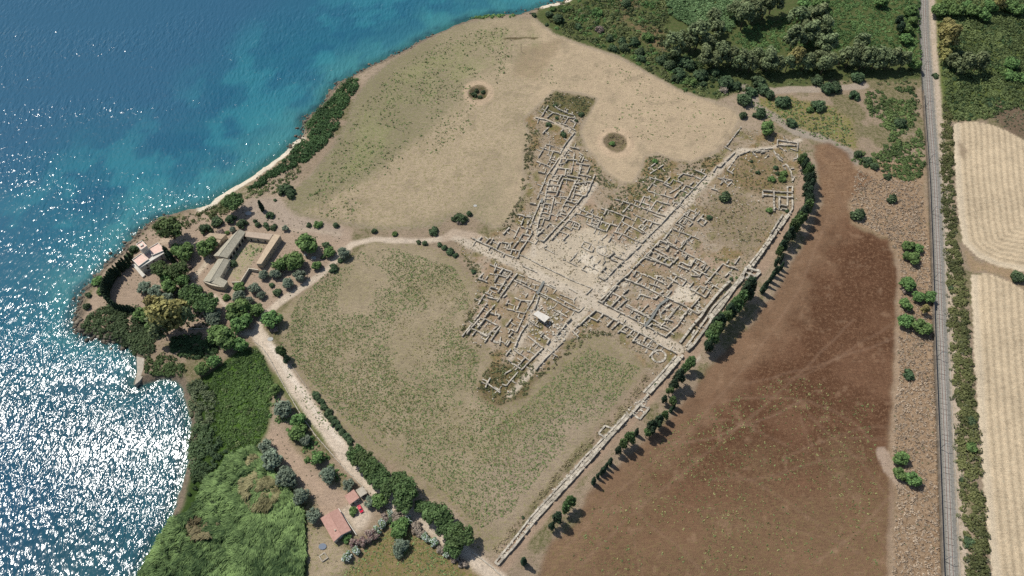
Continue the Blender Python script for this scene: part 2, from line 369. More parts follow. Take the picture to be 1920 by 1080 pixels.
paint(zl([(1512,300),(1505,330),(1500,380),(1450,470),(1400,535),(1340,600),(1292,668),(1240,722),(1180,790),(1130,838),(1040,935),(985,1005),(940,1060)], 6.5, .4, 1, .8), (156,132,108), (130,108,84), .3, 'track_beside_wall')
# farm paths and road
paint(zp([(640,800),(655,826),(600,830),(560,780),(515,720),(500,700),(520,700)], 2, .4) * .85, (100,110,52), (70,90,34), .5)
PATH = [(480,618),(500,588),(530,562),(580,530),(620,500),(640,476),(660,458),(700,449),(760,452),(800,452),(840,445),(865,445)]
paint(zl(PATH, 4.2, .3, .8, .4), (188,170,146), (164,146,122), .2, 'footpath')
paint(zl([(835,445),(850,435),(900,445)], 5, .3, 1), (172,152,128), (150,132,106), .2)
paint(zl([(520,424),(545,430),(580,432),(640,440)], 1.6, .5, .8) * .6, (178,160,136))
ROAD = [(455,620),(480,620),(500,650),(540,705),(580,765),(620,815),(660,872),(700,912),(740,945),(790,985),(840,1020),(880,1045),(930,1085),(960,1110)]
paint(zl(ROAD, 7.4, .25, .8, .35), (196,178,154), (176,156,130), .18, 'dirt_road')
paint(zl([(505,645),(545,705),(590,770),(640,830)], 2.2, .2, 1) * .8, (212,196,174))
paint(zl([(395,620),(430,608),(470,615)], 4, .5, 1), (150,126,104))
paint(zl([(365,520),(385,495),(393,478)], 3, .2, .5), (190,172,146), (168,148,120), .2, 'farm_track')
paint(zl([(400,553),(428,577)], 2, .2, .5), (200,180,156), (170,150,124), .2, 'farm_track')
paint(zl([(305,453),(330,452),(370,456),(390,462)], 4.5, .4, .8), (186,164,138), (164,142,116), .2, 'farm_track')
paint(zp([(434,410+60),(485,452),(500,455),(470,500),(445,530),(430,520)], 1), (166,148,120), (118,128,64), .42)
paint(zp([(610,980),(665,930),(700,960),(690,985),(668,1002),(655,975),(640,985)], 2, .4), (190,172,148), (168,150,124), .2, 'farmyard')
paint(zp([(500,790),(520,800),(560,850),(600,900),(640,920),(665,935),(620,965),(590,980),(590,940),(560,900),(530,860),(500,830)], 2), (166,142,118), (140,118,92), .25)
paint(zp([(575,985),(610,1000),(650,1040),(640,1080),(575,1090)], 3), (158,140,112), (120,116,70), .4)
paint(zp([(660,1060),(690,1020),(760,970),(800,1010),(880,1060),(930,1110),(640,1110)], 3), (140,118,82), (104,104,48), .5)
# under the reeds and thickets
GREEN = [(575,1110),(575,1010),(570,960),(545,925),(520,890),(500,860),(480,840),(505,800),(505,760),(515,720),(500,680),(485,650),(455,655),(420,680),(390,700),(345,725),(350,750),(358,790),(357,830),(352,870),(345,905),(335,940),(322,975),(300,1005),(262,1080),(250,1110)]
mG = zp(GREEN, 1, .3)
paint(mG, (62,84,32), (48,68,26), .5, 'marsh')
paint(zp([(400,700),(455,655),(500,690),(505,760),(495,820),(440,860),(410,860),(430,780),(410,730)], 4) * (1 - .3 * n8), (78,106,34), (58,88,28), .5)
# stubble fields
E1 = [(1787,232),(1830,228),(1875,240),(1920,262),(2300,400),(2300,640),(1920,510),(1870,500),(1830,480),(1805,455),(1796,400),(1790,320)]
E2 = [(1820,517),(1850,512),(1890,528),(1920,545),(2200,650),(2300,1400),(1890,1300),(1860,1085),(1850,980),(1835,800),(1825,640)]
for q, nm in ((E1, 'stubble_field'), (E2, 'stubble_field_south')):
    m = zp(q, 0, .3); W_ = [tuple(p) for p in PP(q)]
    dl = dline(XX, YY, [W_[k] for k in ((0, 11, 10, 9, 8, 7, 6) if nm == 'stubble_field' else (3, 2, 1, 0, 10, 9, 8, 7))]) + (n20 - .5) * .8
    if nm != 'stubble_field':
        dl = dline(XX, YY, [W_[k] for k in (0, len(W_) - 1, len(W_) - 2, len(W_) - 3, len(W_) - 4)]) + (n20 - .5) * .8
    sw = .5 + .5 * np.sin(dl * 2 * math.pi / 3.7)
    paint(m, (lin((199,176,140)) * K) * (.72 + .27 * sst(.1, .6, sw) + .16 * (n20 - .5) + .1 * (n4 - .5))[..., None], (164,150,122), .35, nm, stripe=0)
    paint(m * sst(5.5, 2.5, dl) * .6, (208,190,160))
paint(zp([(1798,265),(1812,285),(1806,300),(1798,285)], 1), (150,130,104), (120,110,76), .4)
paint(zp([(1806,470),(1830,488),(1920,512),(1920,542),(1880,520),(1850,505),(1820,510)], 1), (158,132,100), (120,108,70), .4)
# coast: rock and sand
rocky = sst(6.0, 2.5, CDW) * sst(-8, 0, CDW)
paint(rocky * (1 - sst(18, 12, nb)), (128,112,92), (84,76,64), .5, None)
pb = sst(11, 8, nb) * sst(5.2, 4, CDW) * sst(-30, 0, CDW)
paint(pb, (206,192,168), (180,164,138), .3, 'beach')
sea = sst(.5, -.5, CDW)
cs = lin((92,116,104))
paint(sea, cs, (60,84,84), .35, 'seabed')
# rail bed
rb = sst(3.9, 3.3, np.abs(RD)); paint(sst(8.5, 6.5, RD) * sst(3, 4, RD), (178,160,138), (120,112,84), .4)
paint(sst(-5.4, -4.9, RD) * sst(3, 0, RD) , (110,108,98), (84,84,74), .4)
paint(rb, (136,132,122), (112,108,100), .4, 'railway_ballast')
# fine variation
C1 *= (1 + (n4 - .5) * .22 + (n20 - .5) * .16)[..., None]
for C_ in (C1, C2):
    g_ = C_.mean(-1, keepdims=True); C_[:] = C_ * .9 + g_ * .1
# ---------------------------------------------------------------- ground mesh, one seamless grid cut along the zones
m, t, out = nodes('earth')
co = N(t, 'NewGeometry').outputs['Position']
a1 = N(t, 'Attribute', attribute_name='c1').outputs['Color']; a2 = N(t, 'Attribute', attribute_name='c2').outputs['Color']
mk = N(t, 'Attribute', attribute_name='mk').outputs['Fac']
nA = N(t, 'TexNoise', {'Vector': co, 'Scale': .55, 'Detail': 5.0, 'Roughness': .7}).outputs[0]
nB = N(t, 'TexNoise', {'Vector': co, 'Scale': 2.2, 'Detail': 4.0, 'Roughness': .75}).outputs[0]
th = math_(t, 'SUBTRACT', .66, math_(t, 'MULTIPLY', mk, .34))
f = math_(t, 'MULTIPLY', math_(t, 'SUBTRACT', math_(t, 'ADD', math_(t, 'MULTIPLY', nA, .6), math_(t, 'MULTIPLY', nB, .4)), th), 14, True)
c = mix(t, f, a1, a2)
mpd = N(t, 'Mapping', {'Vector': co, 'Rotation': (0, 0, math.radians(-48)), 'Scale': (.28, 1.5, 1)}).outputs[0]
nC = N(t, 'TexNoise', {'Vector': mpd, 'Scale': .9, 'Detail': 5.0, 'Roughness': .75}).outputs[0]
gr = math_(t, 'ADD', math_(t, 'ADD', math_(t, 'MULTIPLY', nB, 1.5), math_(t, 'MULTIPLY', nA, .8)), math_(t, 'SUBTRACT', math_(t, 'MULTIPLY', nC, .9), .6))
c = mix(t, 1.0, c, N(t, 'CombineColor', {0: gr, 1: gr, 2: gr}).outputs[0], 'MULTIPLY')
bp = N(t, 'Bump', {'Height': math_(t, 'ADD', nA, nB), 'Strength': .8, 'Distance': .4})
p = N(t, 'BsdfPrincipled', {'Base Color': c, 'Roughness': .95, 'Normal': bp.outputs[0], 'Specular IOR Level': .1})
t.links.new(p.outputs[0], out.inputs[0]); EARTH = m
ny, nx = XX.shape
V = np.stack([XX, YY, HH], -1).reshape(-1, 3)
jj, ii = np.meshgrid(np.arange(ny - 1), np.arange(nx - 1), indexing='ij')
F = np.stack([jj * nx + ii, jj * nx + ii + 1, (jj + 1) * nx + ii + 1, (jj + 1) * nx + ii], -1).reshape(-1, 4)
zf = ZID[:-1, :-1].reshape(-1); c1f = C1.reshape(-1, 3); c2f = C2.reshape(-1, 3); mkf = MK.reshape(-1)
for zi, nm in enumerate(ZN):
    fs = F[zf == zi]
    if not len(fs): continue
    u, inv = np.unique(fs, return_inverse=True)
    me = mesh(nm, V[u], inv.reshape(-1, 4), EARTH, smooth=True)
    for an, arr in (('c1', c1f), ('c2', c2f)):
        a = me.attributes.new(an, 'FLOAT_COLOR', 'POINT'); a.data.foreach_set('color', np.concatenate([arr[u], np.ones((len(u), 1))], 1).astype(np.float32).ravel())
    a = me.attributes.new('mk', 'FLOAT', 'POINT'); a.data.foreach_set('value', mkf[u].astype(np.float32))
    tag(obj(nm, me), kind='structure')
# ---------------------------------------------------------------- sea
def axis2(a, b, st):
    core = list(np.arange(a, b, st)); lo = []; hi = []; d = st; p = a; q = core[-1]
    while p > -9000: d *= 1.3; p -= d; q += d; lo.append(p); hi.append(q)
    return np.array(lo[::-1] + core + hi)
sx = axis2(-440, 140, 3.0); sy = axis2(60, 560, 3.0); SX, SY = np.meshgrid(sx, sy)
sd = -coastd(SX, SY)
far = lin((42,84,106)); mid = lin((32,90,106)); near = lin((62,122,120)); gr = lin((30,62,68))
a = sst(-5, 45, sd + (fbm(SX, SY, 30, 3) - .5) * 30)[..., None]; b = sst(30, 130, sd + (fbm(SX, SY, 60, 6) - .5) * 70)[..., None]
wc = near * (1 - a) + mid * a; wc = wc * (1 - b) + far * b
pt = sst(.52, .66, fbm(SX, SY, 16, 12)) * sst(4, 14, sd) * sst(110, 50, sd)
wc = wc * (1 - .45 * pt[..., None]) + .45 * pt[..., None] * lin((22,74,98))
lt = sst(.5, .64, fbm(SX, SY, 19, 33)) * sst(8, 22, sd) * sst(120, 60, sd) * (SY > P(0, 420)[1])
wc = wc * (1 - .3 * lt[..., None]) + .3 * lt[..., None] * lin((58,140,142))
rk = sst(.45, .6, fbm(SX, SY, 6, 15)) * sst(12, 3, sd) * (1 - sst(22, 14, np.minimum(dline(SX, SY, BEACH), dline(SX, SY, BEACH2) )))
wc = wc * (1 - .7 * rk[..., None]) + .7 * rk[..., None] * lin((34,62,72))
bay = (sst(P(200,420)[1], P(200,700)[1], SY) * (.35 + .65 * sst(P(200,620)[1], P(200,800)[1], SY)))[..., None]
wc = wc * (1 - .8 * bay) + .8 * bay * (gr * (1 - b) + lin((24,66,92)) * b)
al = sst(-1, 9, sd) * .8 + .2
m, t, out = nodes('sea_water')
co = N(t, 'NewGeometry').outputs['Position']
mp = N(t, 'Mapping', {'Vector': co, 'Rotation': (0, 0, math.radians(38)), 'Scale': (1.0, .45, 1)}).outputs[0]
w1 = N(t, 'TexNoise', {'Vector': mp, 'Scale': .46, 'Detail': 1.5, 'Roughness': .5}).outputs[0]
w2 = N(t, 'TexNoise', {'Vector': mp, 'Scale': 1.5, 'Detail': 2.0, 'Roughness': .5}).outputs[0]
gust = N(t, 'TexNoise', {'Vector': N(t, 'Mapping', {'Vector': co, 'Rotation': (0, 0, math.radians(-30)), 'Scale': (.35, 1.2, 1)}).outputs[0], 'Scale': .02, 'Detail': 4.0}).outputs[0]
gs = N(t, 'MapRange', {0: gust, 1: .35, 2: .65, 3: .4, 4: 1.2}).outputs[0]
hgt = math_(t, 'MULTIPLY', math_(t, 'ADD', w1, math_(t, 'MULTIPLY', w2, .13)), gs)
bp = N(t, 'Bump', {'Height': hgt, 'Strength': 1.0, 'Distance': 1.05}).outputs[0]
wcn = N(t, 'Attribute', attribute_name='wc').outputs['Color']
wcn = mix(t, math_(t, 'MULTIPLY', gust, .35), wcn, (.02, .09, .16))
body = N(t, 'BsdfDiffuse', {'Color': wcn, 'Normal': bp}).outputs[0]
tr = N(t, 'BsdfTransparent', {'Color': (.55, .85, .85, 1)}).outputs[0]
b1 = N(t, 'MixShader', {0: N(t, 'Attribute', attribute_name='al').outputs['Fac'], 1: tr, 2: body}).outputs[0]
fr = N(t, 'Fresnel', {'IOR': 1.33, 'Normal': bp}).outputs[0]
gl = N(t, 'BsdfGlossy', {'Roughness': .12, 'Normal': bp}).outputs[0]
mx = N(t, 'MixShader', {0: fr, 1: b1, 2: gl}).outputs[0]
t.links.new(mx, out.inputs[0])
ny, nx = SX.shape
jj, ii = np.meshgrid(np.arange(ny - 1), np.arange(nx - 1), indexing='ij')
F = np.stack([jj * nx + ii, jj * nx + ii + 1, (jj + 1) * nx + ii + 1, (jj + 1) * nx + ii], -1)
keep = (sd[:-1, :-1] > -14) | (sd[1:, 1:] > -14); F = F[keep].reshape(-1, 4)
V = np.stack([SX, SY, np.full_like(SX, SEA)], -1).reshape(-1, 3)
u, inv = np.unique(F, return_inverse=True)
me = mesh('sea', V[u], inv.reshape(-1, 4), m)
a = me.attributes.new('wc', 'FLOAT_COLOR', 'POINT'); a.data.foreach_set('color', np.concatenate([wc.reshape(-1, 3)[u], np.ones((len(u), 1))], 1).astype(np.float32).ravel())
a = me.attributes.new('al', 'FLOAT', 'POINT'); a.data.foreach_set('value', al.reshape(-1)[u].astype(np.float32))
tag(obj('sea', me), kind='structure')
# ---------------------------------------------------------------- object materials
STONE = surf('limestone', rgb(128,121,108), rgb(190,180,162), 1.6, .95, .5, .8)
TIMBER = plain('weathered_wood', rgb(96,82,66), .85)
BARK = surf('bark', rgb(70,58,46), rgb(120,104,84), 2, .95, .4)
L_BUSH = leafmat('mastic_leaves', rgb(30,46,28), rgb(84,108,60))
L_OLIVE = leafmat('olive_leaves', rgb(52,66,50), rgb(128,142,112))
L_PINE = leafmat('pine_needles', rgb(30,48,18), rgb(88,116,48))
L_CYP = leafmat('cypress_leaves', rgb(20,34,24), rgb(58,80,48))
L_EUC = leafmat('eucalyptus_leaves', rgb(52,66,36), rgb(122,134,78))
L_EUY = leafmat('yellow_eucalyptus_leaves', rgb(70,70,28), rgb(158,146,60))
L_LUSH = leafmat('lush_leaves', rgb(34,60,20), rgb(104,140,50))
L_DRY = leafmat('dry_leaves', rgb(84,72,60), rgb(140,122,104), .05)
L_RED = leafmat('mauve_oleander_flowers', rgb(70,46,46), rgb(150,104,100), .1)
L_WHITE = leafmat('white_oleander_flowers', rgb(80,100,80), rgb(216,220,216), .1)
# ---------------------------------------------------------------- leaf shapes
def unit(n, g): v = g.normal(size=(n, 3)); return v / np.linalg.norm(v, axis=1, keepdims=True)
def quads(C, Nn, sz, g, asp=1.0, T=None):
    n = len(C); Nn = Nn / (np.linalg.norm(Nn, axis=1, keepdims=True) + 1e-9)
    if T is None: T = unit(n, g)
    T = T - (T * Nn).sum(1, keepdims=True) * Nn; T /= np.linalg.norm(T, axis=1, keepdims=True) + 1e-9
    B = np.cross(Nn, T); sz = np.broadcast_to(np.asarray(sz), (n,))[:, None]
    V = np.stack([C - T * sz - B * sz * asp * .5, C + T * sz * .2 - B * sz * asp, C + T * sz * 1.1 + B * sz * asp * .2, C - T * sz * .1 + B * sz * asp], 1).reshape(-1, 3)
    return V, np.arange(n * 4, dtype=np.int32).reshape(-1, 4)
def lumps(centres, radii, per, size, g, up=.35, flat=1.0):
    """leaf faces spread over many overlapping clumps; tone paler towards the outside of each clump, darker inside"""
    Cs, Ns, Ts = [], [], []
    for c, r in zip(centres, radii):
        d = unit(per, g); rad = r * (.62 + .42 * g.random(per) ** .6)
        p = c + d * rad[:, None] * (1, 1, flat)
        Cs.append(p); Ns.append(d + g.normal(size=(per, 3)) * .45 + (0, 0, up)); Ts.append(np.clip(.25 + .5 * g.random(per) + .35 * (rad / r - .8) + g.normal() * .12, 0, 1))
    C = np.concatenate(Cs); V, F = quads(C, np.concatenate(Ns), size * (.6 + .8 * g.random(len(C))), g)
    return V, F, np.concatenate(Ts)
def ico(c, r, g, m=1):
    import bmesh
    b = bmesh.new(); bmesh.ops.create_icosphere(b, subdivisions=m, radius=1)
    v = np.array([q.co[:] for q in b.verts]); f = np.array([[q.index for q in p.verts] for p in b.faces]); b.free()
    return v * np.asarray(r) * (1 + .12 * g.normal(size=(len(v), 1))) + c, f
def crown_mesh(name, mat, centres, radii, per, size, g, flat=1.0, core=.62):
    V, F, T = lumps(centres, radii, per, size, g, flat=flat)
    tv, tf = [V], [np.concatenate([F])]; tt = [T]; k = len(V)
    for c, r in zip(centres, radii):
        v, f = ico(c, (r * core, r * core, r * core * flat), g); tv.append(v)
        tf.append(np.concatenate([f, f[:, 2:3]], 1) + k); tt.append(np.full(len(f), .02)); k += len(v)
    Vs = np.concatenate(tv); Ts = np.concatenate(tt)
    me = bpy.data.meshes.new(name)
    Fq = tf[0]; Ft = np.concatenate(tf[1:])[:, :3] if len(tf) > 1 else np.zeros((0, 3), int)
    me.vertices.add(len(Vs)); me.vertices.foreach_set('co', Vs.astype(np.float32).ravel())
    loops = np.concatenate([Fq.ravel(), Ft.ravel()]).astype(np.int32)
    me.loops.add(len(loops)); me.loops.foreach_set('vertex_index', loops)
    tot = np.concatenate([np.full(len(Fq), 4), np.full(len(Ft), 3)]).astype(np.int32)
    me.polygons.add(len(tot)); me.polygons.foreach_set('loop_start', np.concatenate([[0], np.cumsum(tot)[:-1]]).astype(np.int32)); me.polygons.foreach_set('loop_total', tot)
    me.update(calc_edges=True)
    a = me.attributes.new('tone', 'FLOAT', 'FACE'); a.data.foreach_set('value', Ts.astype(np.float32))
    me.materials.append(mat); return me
def ell(n, g, rx, rz, zc, shell=.55, flatbase=True):
    d = unit(n, g)
    if flatbase: d[:, 2] = np.abs(d[:, 2]) * 1.0 - .25
    r = shell + (1 - shell) * g.random(n) ** .7
    return d * r[:, None] * (rx, rx, rz) + (0, 0, zc)
def trunk_mesh(h, r, g, limbs=4, spread=.5, top=None):
    b = MB(); k = (g.normal() * .06, g.normal() * .06, h * .6); b.rod((0, 0, -.3), k, r, r * .75, 7)
    b.rod(k, (k[0] * 1.3, k[1] * 1.3, h), r * .75, r * .4, 6)
    for i in range(limbs):
        a = 6.283 * (i + g.random() * .6) / limbs
        b.rod(k, (math.cos(a) * spread, math.sin(a) * spread, h * 1.02 + .2 * g.random()), r * .5, r * .18, 5)
    return b.data('trunk', BARK)
PRO = {}
def proto(kind, n):
    """each prototype has unit crown radius; returns (crown mesh, trunk mesh or None, crown-centre height, root name)"""
    key = (kind, n)
    if key in PRO: return PRO[key]
    g = np.random.default_rng(hash((sum(map(ord, kind)), n)) % 99991)
    if kind in ('bush', 'drybush', 'lushbush'):
        c = ell(15, g, .66, .5, .34); r = .22 + .18 * g.random(len(c)); mat = {'bush': L_BUSH, 'drybush': L_DRY, 'lushbush': L_LUSH}[kind]
        R = (crown_mesh('bush', mat, c, r, 80, .085, g, .9, .75), None, .4)
    elif kind in ('white', 'mauve'):
        c = ell(12, g, .66, .5, .6); r = .2 + .16 * g.random(len(c))
        me = crown_mesh('oleander_bush', L_LUSH if kind == 'white' else L_DRY, c, r, 60, .08, g, 1, .72)
        Vf, Ff, Tf = lumps(c, r * 1.07, 55, .06, g); fl = mesh('blossom', Vf, Ff, L_WHITE if kind == 'white' else L_RED, Tf)
        R = (me, fl, .6)
    elif kind in ('olive', 'lush'):
        c = ell(20, g, .72, .6, .82); r = .26 + .17 * g.random(len(c))
        R = (crown_mesh('crown', L_OLIVE if kind == 'olive' else L_LUSH, c, r, 75, .075 if kind == 'olive' else .09, g), trunk_mesh(.62, .1, g, 4, .35), .8)
    elif kind == 'pine':
        c = ell(28, g, .8, .38, 1.2, .4); r = .21 + .14 * g.random(len(c))
        R = (crown_mesh('crown', L_PINE, c, r, 75, .065, g, .9), trunk_mesh(1.1, .07, g, 6, .5), 1.2)
    elif kind in ('euc', 'euy'):
        c = np.concatenate([ell(10, g, .6, .5, 2.1, .4), ell(12, g, .85, .7, 1.4, .5)]); r = .24 + .17 * g.random(len(c))
        R = (crown_mesh('crown', L_EUC if kind == 'euc' else L_EUY, c, r, 65, .085, g, 1.1, .55), trunk_mesh(1.5, .07, g, 5, .45), 1.9)
    elif kind == 'cyp':
        z = np.linspace(.5, 9.2, 15); w_ = np.interp(z, [.4, 2, 5, 8, 9.4], [.55, .95, .8, .45, .12])
        c = np.stack([g.normal(size=15) * .1, g.normal(size=15) * .1, z], 1)
        R = (crown_mesh('crown', L_CYP, c, w_, 90, .3, g, 1.3, .8), trunk_mesh(2, .16, g, 0), 5)
    elif kind == 'jun': # full-bodied hedge cypress
        c = ell(18, g, .6, 1.1, 1.1, .5); r = .24 + .18 * g.random(len(c))
        R = (crown_mesh('crown', L_CYP if n % 2 else L_PINE, c, r, 80, .08, g, 1.2), trunk_mesh(.8, .09, g, 3, .3), 1.2)
    PRO[key] = R; return R
ROOT = {'bush': 'bush', 'drybush': 'dry_bush', 'lushbush': 'bush', 'white': 'oleander', 'mauve': 'oleander', 'olive': 'olive_tree', 'lush': 'broadleaf_tree', 'pine': 'pine_tree', 'euc': 'eucalyptus_tree', 'euy': 'eucalyptus_tree', 'cyp': 'cypress_tree', 'jun': 'cypress_tree'}
CATS = {'bush': 'bush', 'drybush': 'bush', 'lushbush': 'bush', 'white': 'bush', 'mauve': 'bush'}
LOOK = {'bush': 'dark green rounded bush', 'drybush': 'half-dry grey-brown bush', 'lushbush': 'bright green leafy bush', 'white': 'white-flowering oleander', 'mauve': 'mauve-flowering oleander', 'olive': 'grey-green olive tree', 'lush': 'leafy green broadleaf tree', 'pine': 'flat-topped green pine', 'euc': 'tall dull-green eucalyptus', 'euy': 'yellowish eucalyptus', 'cyp': 'slender dark cypress', 'jun': 'bulky dark cypress'}
ORD = ['first', 'second', 'third', 'fourth', 'fifth', 'sixth', 'seventh', 'eighth', 'ninth', 'tenth', 'eleventh', 'twelfth', 'thirteenth', 'fourteenth', 'fifteenth', 'sixteenth', 'seventeenth', 'eighteenth', 'nineteenth', 'twentieth'] + ['twenty-' + q for q in ('first', 'second', 'third', 'fourth', 'fifth', 'sixth', 'seventh', 'eighth', 'ninth')] + ['thirtieth'] + ['thirty-' + q for q in ('first', 'second', 'third', 'fourth', 'fifth', 'sixth', 'seventh', 'eighth', 'ninth')]
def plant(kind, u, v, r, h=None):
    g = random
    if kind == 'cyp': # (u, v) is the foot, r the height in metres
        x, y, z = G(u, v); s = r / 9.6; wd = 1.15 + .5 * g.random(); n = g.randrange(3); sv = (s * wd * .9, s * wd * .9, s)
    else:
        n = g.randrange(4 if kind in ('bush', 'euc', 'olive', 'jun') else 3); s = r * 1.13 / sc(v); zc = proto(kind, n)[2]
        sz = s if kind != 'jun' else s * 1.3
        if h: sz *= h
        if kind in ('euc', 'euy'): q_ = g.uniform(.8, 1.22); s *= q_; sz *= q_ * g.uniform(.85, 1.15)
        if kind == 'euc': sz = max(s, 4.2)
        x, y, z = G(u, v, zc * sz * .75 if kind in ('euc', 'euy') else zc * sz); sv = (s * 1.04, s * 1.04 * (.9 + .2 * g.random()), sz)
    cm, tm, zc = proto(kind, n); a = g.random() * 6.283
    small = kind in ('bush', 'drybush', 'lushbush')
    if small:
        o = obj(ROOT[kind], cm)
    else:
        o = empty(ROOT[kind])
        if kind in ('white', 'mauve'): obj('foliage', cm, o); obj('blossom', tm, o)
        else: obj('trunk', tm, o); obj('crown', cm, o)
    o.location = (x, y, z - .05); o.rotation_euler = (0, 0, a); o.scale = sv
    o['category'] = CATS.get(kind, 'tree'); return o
def grove(place, items, axis, group=None, tall=None):
    """items (kind, u, v, r): each gets its own label, counted within its kind along the axis ('u' left to right, 'v' top to bottom)"""
    ax = 1 if axis == 'u' else 2; kinds = {}
    for it in items: kinds.setdefault(it[0], []).append(it)
    frm = 'from the left' if axis == 'u' else 'from the top'
    for k, its in kinds.items():
        its.sort(key=lambda q: q[ax]); rs = sorted(q[3] for q in its)
        for i, it in enumerate(its):
            o = plant(*it, tall if it[0] != 'cyp' else None); size = '' if len(its) < 3 else ('large ' if it[3] >= rs[-1] else 'small ' if it[3] <= rs[0] and rs[0] < rs[-1] else '')
            if len(its) == 1: lb = f"{LOOK[k]} {place}"
            elif len(its) == 2: lb = f"{('left' if i == 0 else 'right') if axis == 'u' else ('upper' if i == 0 else 'lower')} of two {LOOK[k]}{'es' if k in ('bush','drybush','lushbush','cyp','jun') and not LOOK[k].endswith('s') else 's' if k not in ('euc','euy') else ' trees'} {place}".replace('bushs', 'bushes').replace('cypresses', 'cypresses')
            else: lb = f"{size}{LOOK[k]}, {ORD[i]} {frm} {place}"
            for p_, q_ in ((' from the ', ' from '), ('large ', ''), ('small ', ''), ('rounded ', ''), ('leafy ', ''), (' the ', ' ')):
                if len(lb.replace('-', ' ').split()) > 16: lb = lb.replace(p_, q_)
            o['label'] = lb
            if len(its) > 1 or group: o['group'] = group or f"{ROOT[k].replace('_', ' ')}{'es' if ROOT[k].endswith('bush') else 's'} {place}"
# ---------------------------------------------------------------- thickets and ground cover (uncountable)
def sample(poly, n, g, z=0):
    q = PP(poly, z); lo, hi = q.min(0), q.max(0); A = abs(sum(q[i][0] * q[(i + 1) % len(q)][1] - q[(i + 1) % len(q)][0] * q[i][1] for i in range(len(q)))) / 2
    N_ = n(A) if callable(n) else n; pts = []
    while sum(map(len, pts)) < N_:
        p = lo + (hi - lo) * g.random((max(int(N_), 10) * 2, 2)); ok = inpoly(p[:, 0], p[:, 1], q); pts.append(p[ok])
    return np.concatenate(pts)[:int(N_)]
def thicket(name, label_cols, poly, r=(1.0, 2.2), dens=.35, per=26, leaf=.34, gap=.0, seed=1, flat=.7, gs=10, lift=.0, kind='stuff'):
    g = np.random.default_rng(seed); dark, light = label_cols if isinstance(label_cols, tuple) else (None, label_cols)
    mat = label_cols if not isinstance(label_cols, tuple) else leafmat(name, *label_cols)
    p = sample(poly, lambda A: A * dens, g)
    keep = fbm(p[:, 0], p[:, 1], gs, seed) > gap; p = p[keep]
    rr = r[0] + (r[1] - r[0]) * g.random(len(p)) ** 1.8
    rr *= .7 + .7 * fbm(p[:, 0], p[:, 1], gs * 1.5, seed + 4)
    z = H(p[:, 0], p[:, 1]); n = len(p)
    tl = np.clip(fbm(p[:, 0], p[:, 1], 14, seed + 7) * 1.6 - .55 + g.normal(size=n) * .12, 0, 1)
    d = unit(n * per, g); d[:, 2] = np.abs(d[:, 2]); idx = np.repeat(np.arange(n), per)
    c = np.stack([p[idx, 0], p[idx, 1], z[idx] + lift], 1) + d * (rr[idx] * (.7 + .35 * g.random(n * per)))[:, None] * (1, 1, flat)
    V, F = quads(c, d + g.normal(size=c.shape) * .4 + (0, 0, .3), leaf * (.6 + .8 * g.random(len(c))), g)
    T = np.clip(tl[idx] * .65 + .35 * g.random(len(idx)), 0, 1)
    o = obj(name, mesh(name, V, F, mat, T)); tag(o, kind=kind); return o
def tufts(name, mat, poly, n, size, seed, mask=None, per=4, hgt=.25, group=None):
    g = np.random.default_rng(seed); p = sample(poly, n, g)
    if mask: p = p[mask(p[:, 0], p[:, 1], g)]
    z = H(p[:, 0], p[:, 1]); m_ = len(p); idx = np.repeat(np.arange(m_), per); s = size * (.5 + g.random(m_) ** 2 * 1.3)
    d = g.normal(size=(m_ * per, 3)) * (.5, .5, 0); c = np.stack([p[idx, 0], p[idx, 1], z[idx] + s[idx] * hgt + .05], 1) + d * s[idx][:, None]
    nrm = g.normal(size=c.shape) * .6 + (0, 0, .8)
    V, F = quads(c, nrm, s[idx] * .6, g); T = np.repeat(g.random(m_), per)
    return tag(obj(name, mesh(name, V, F, mat, T)), kind='stuff')
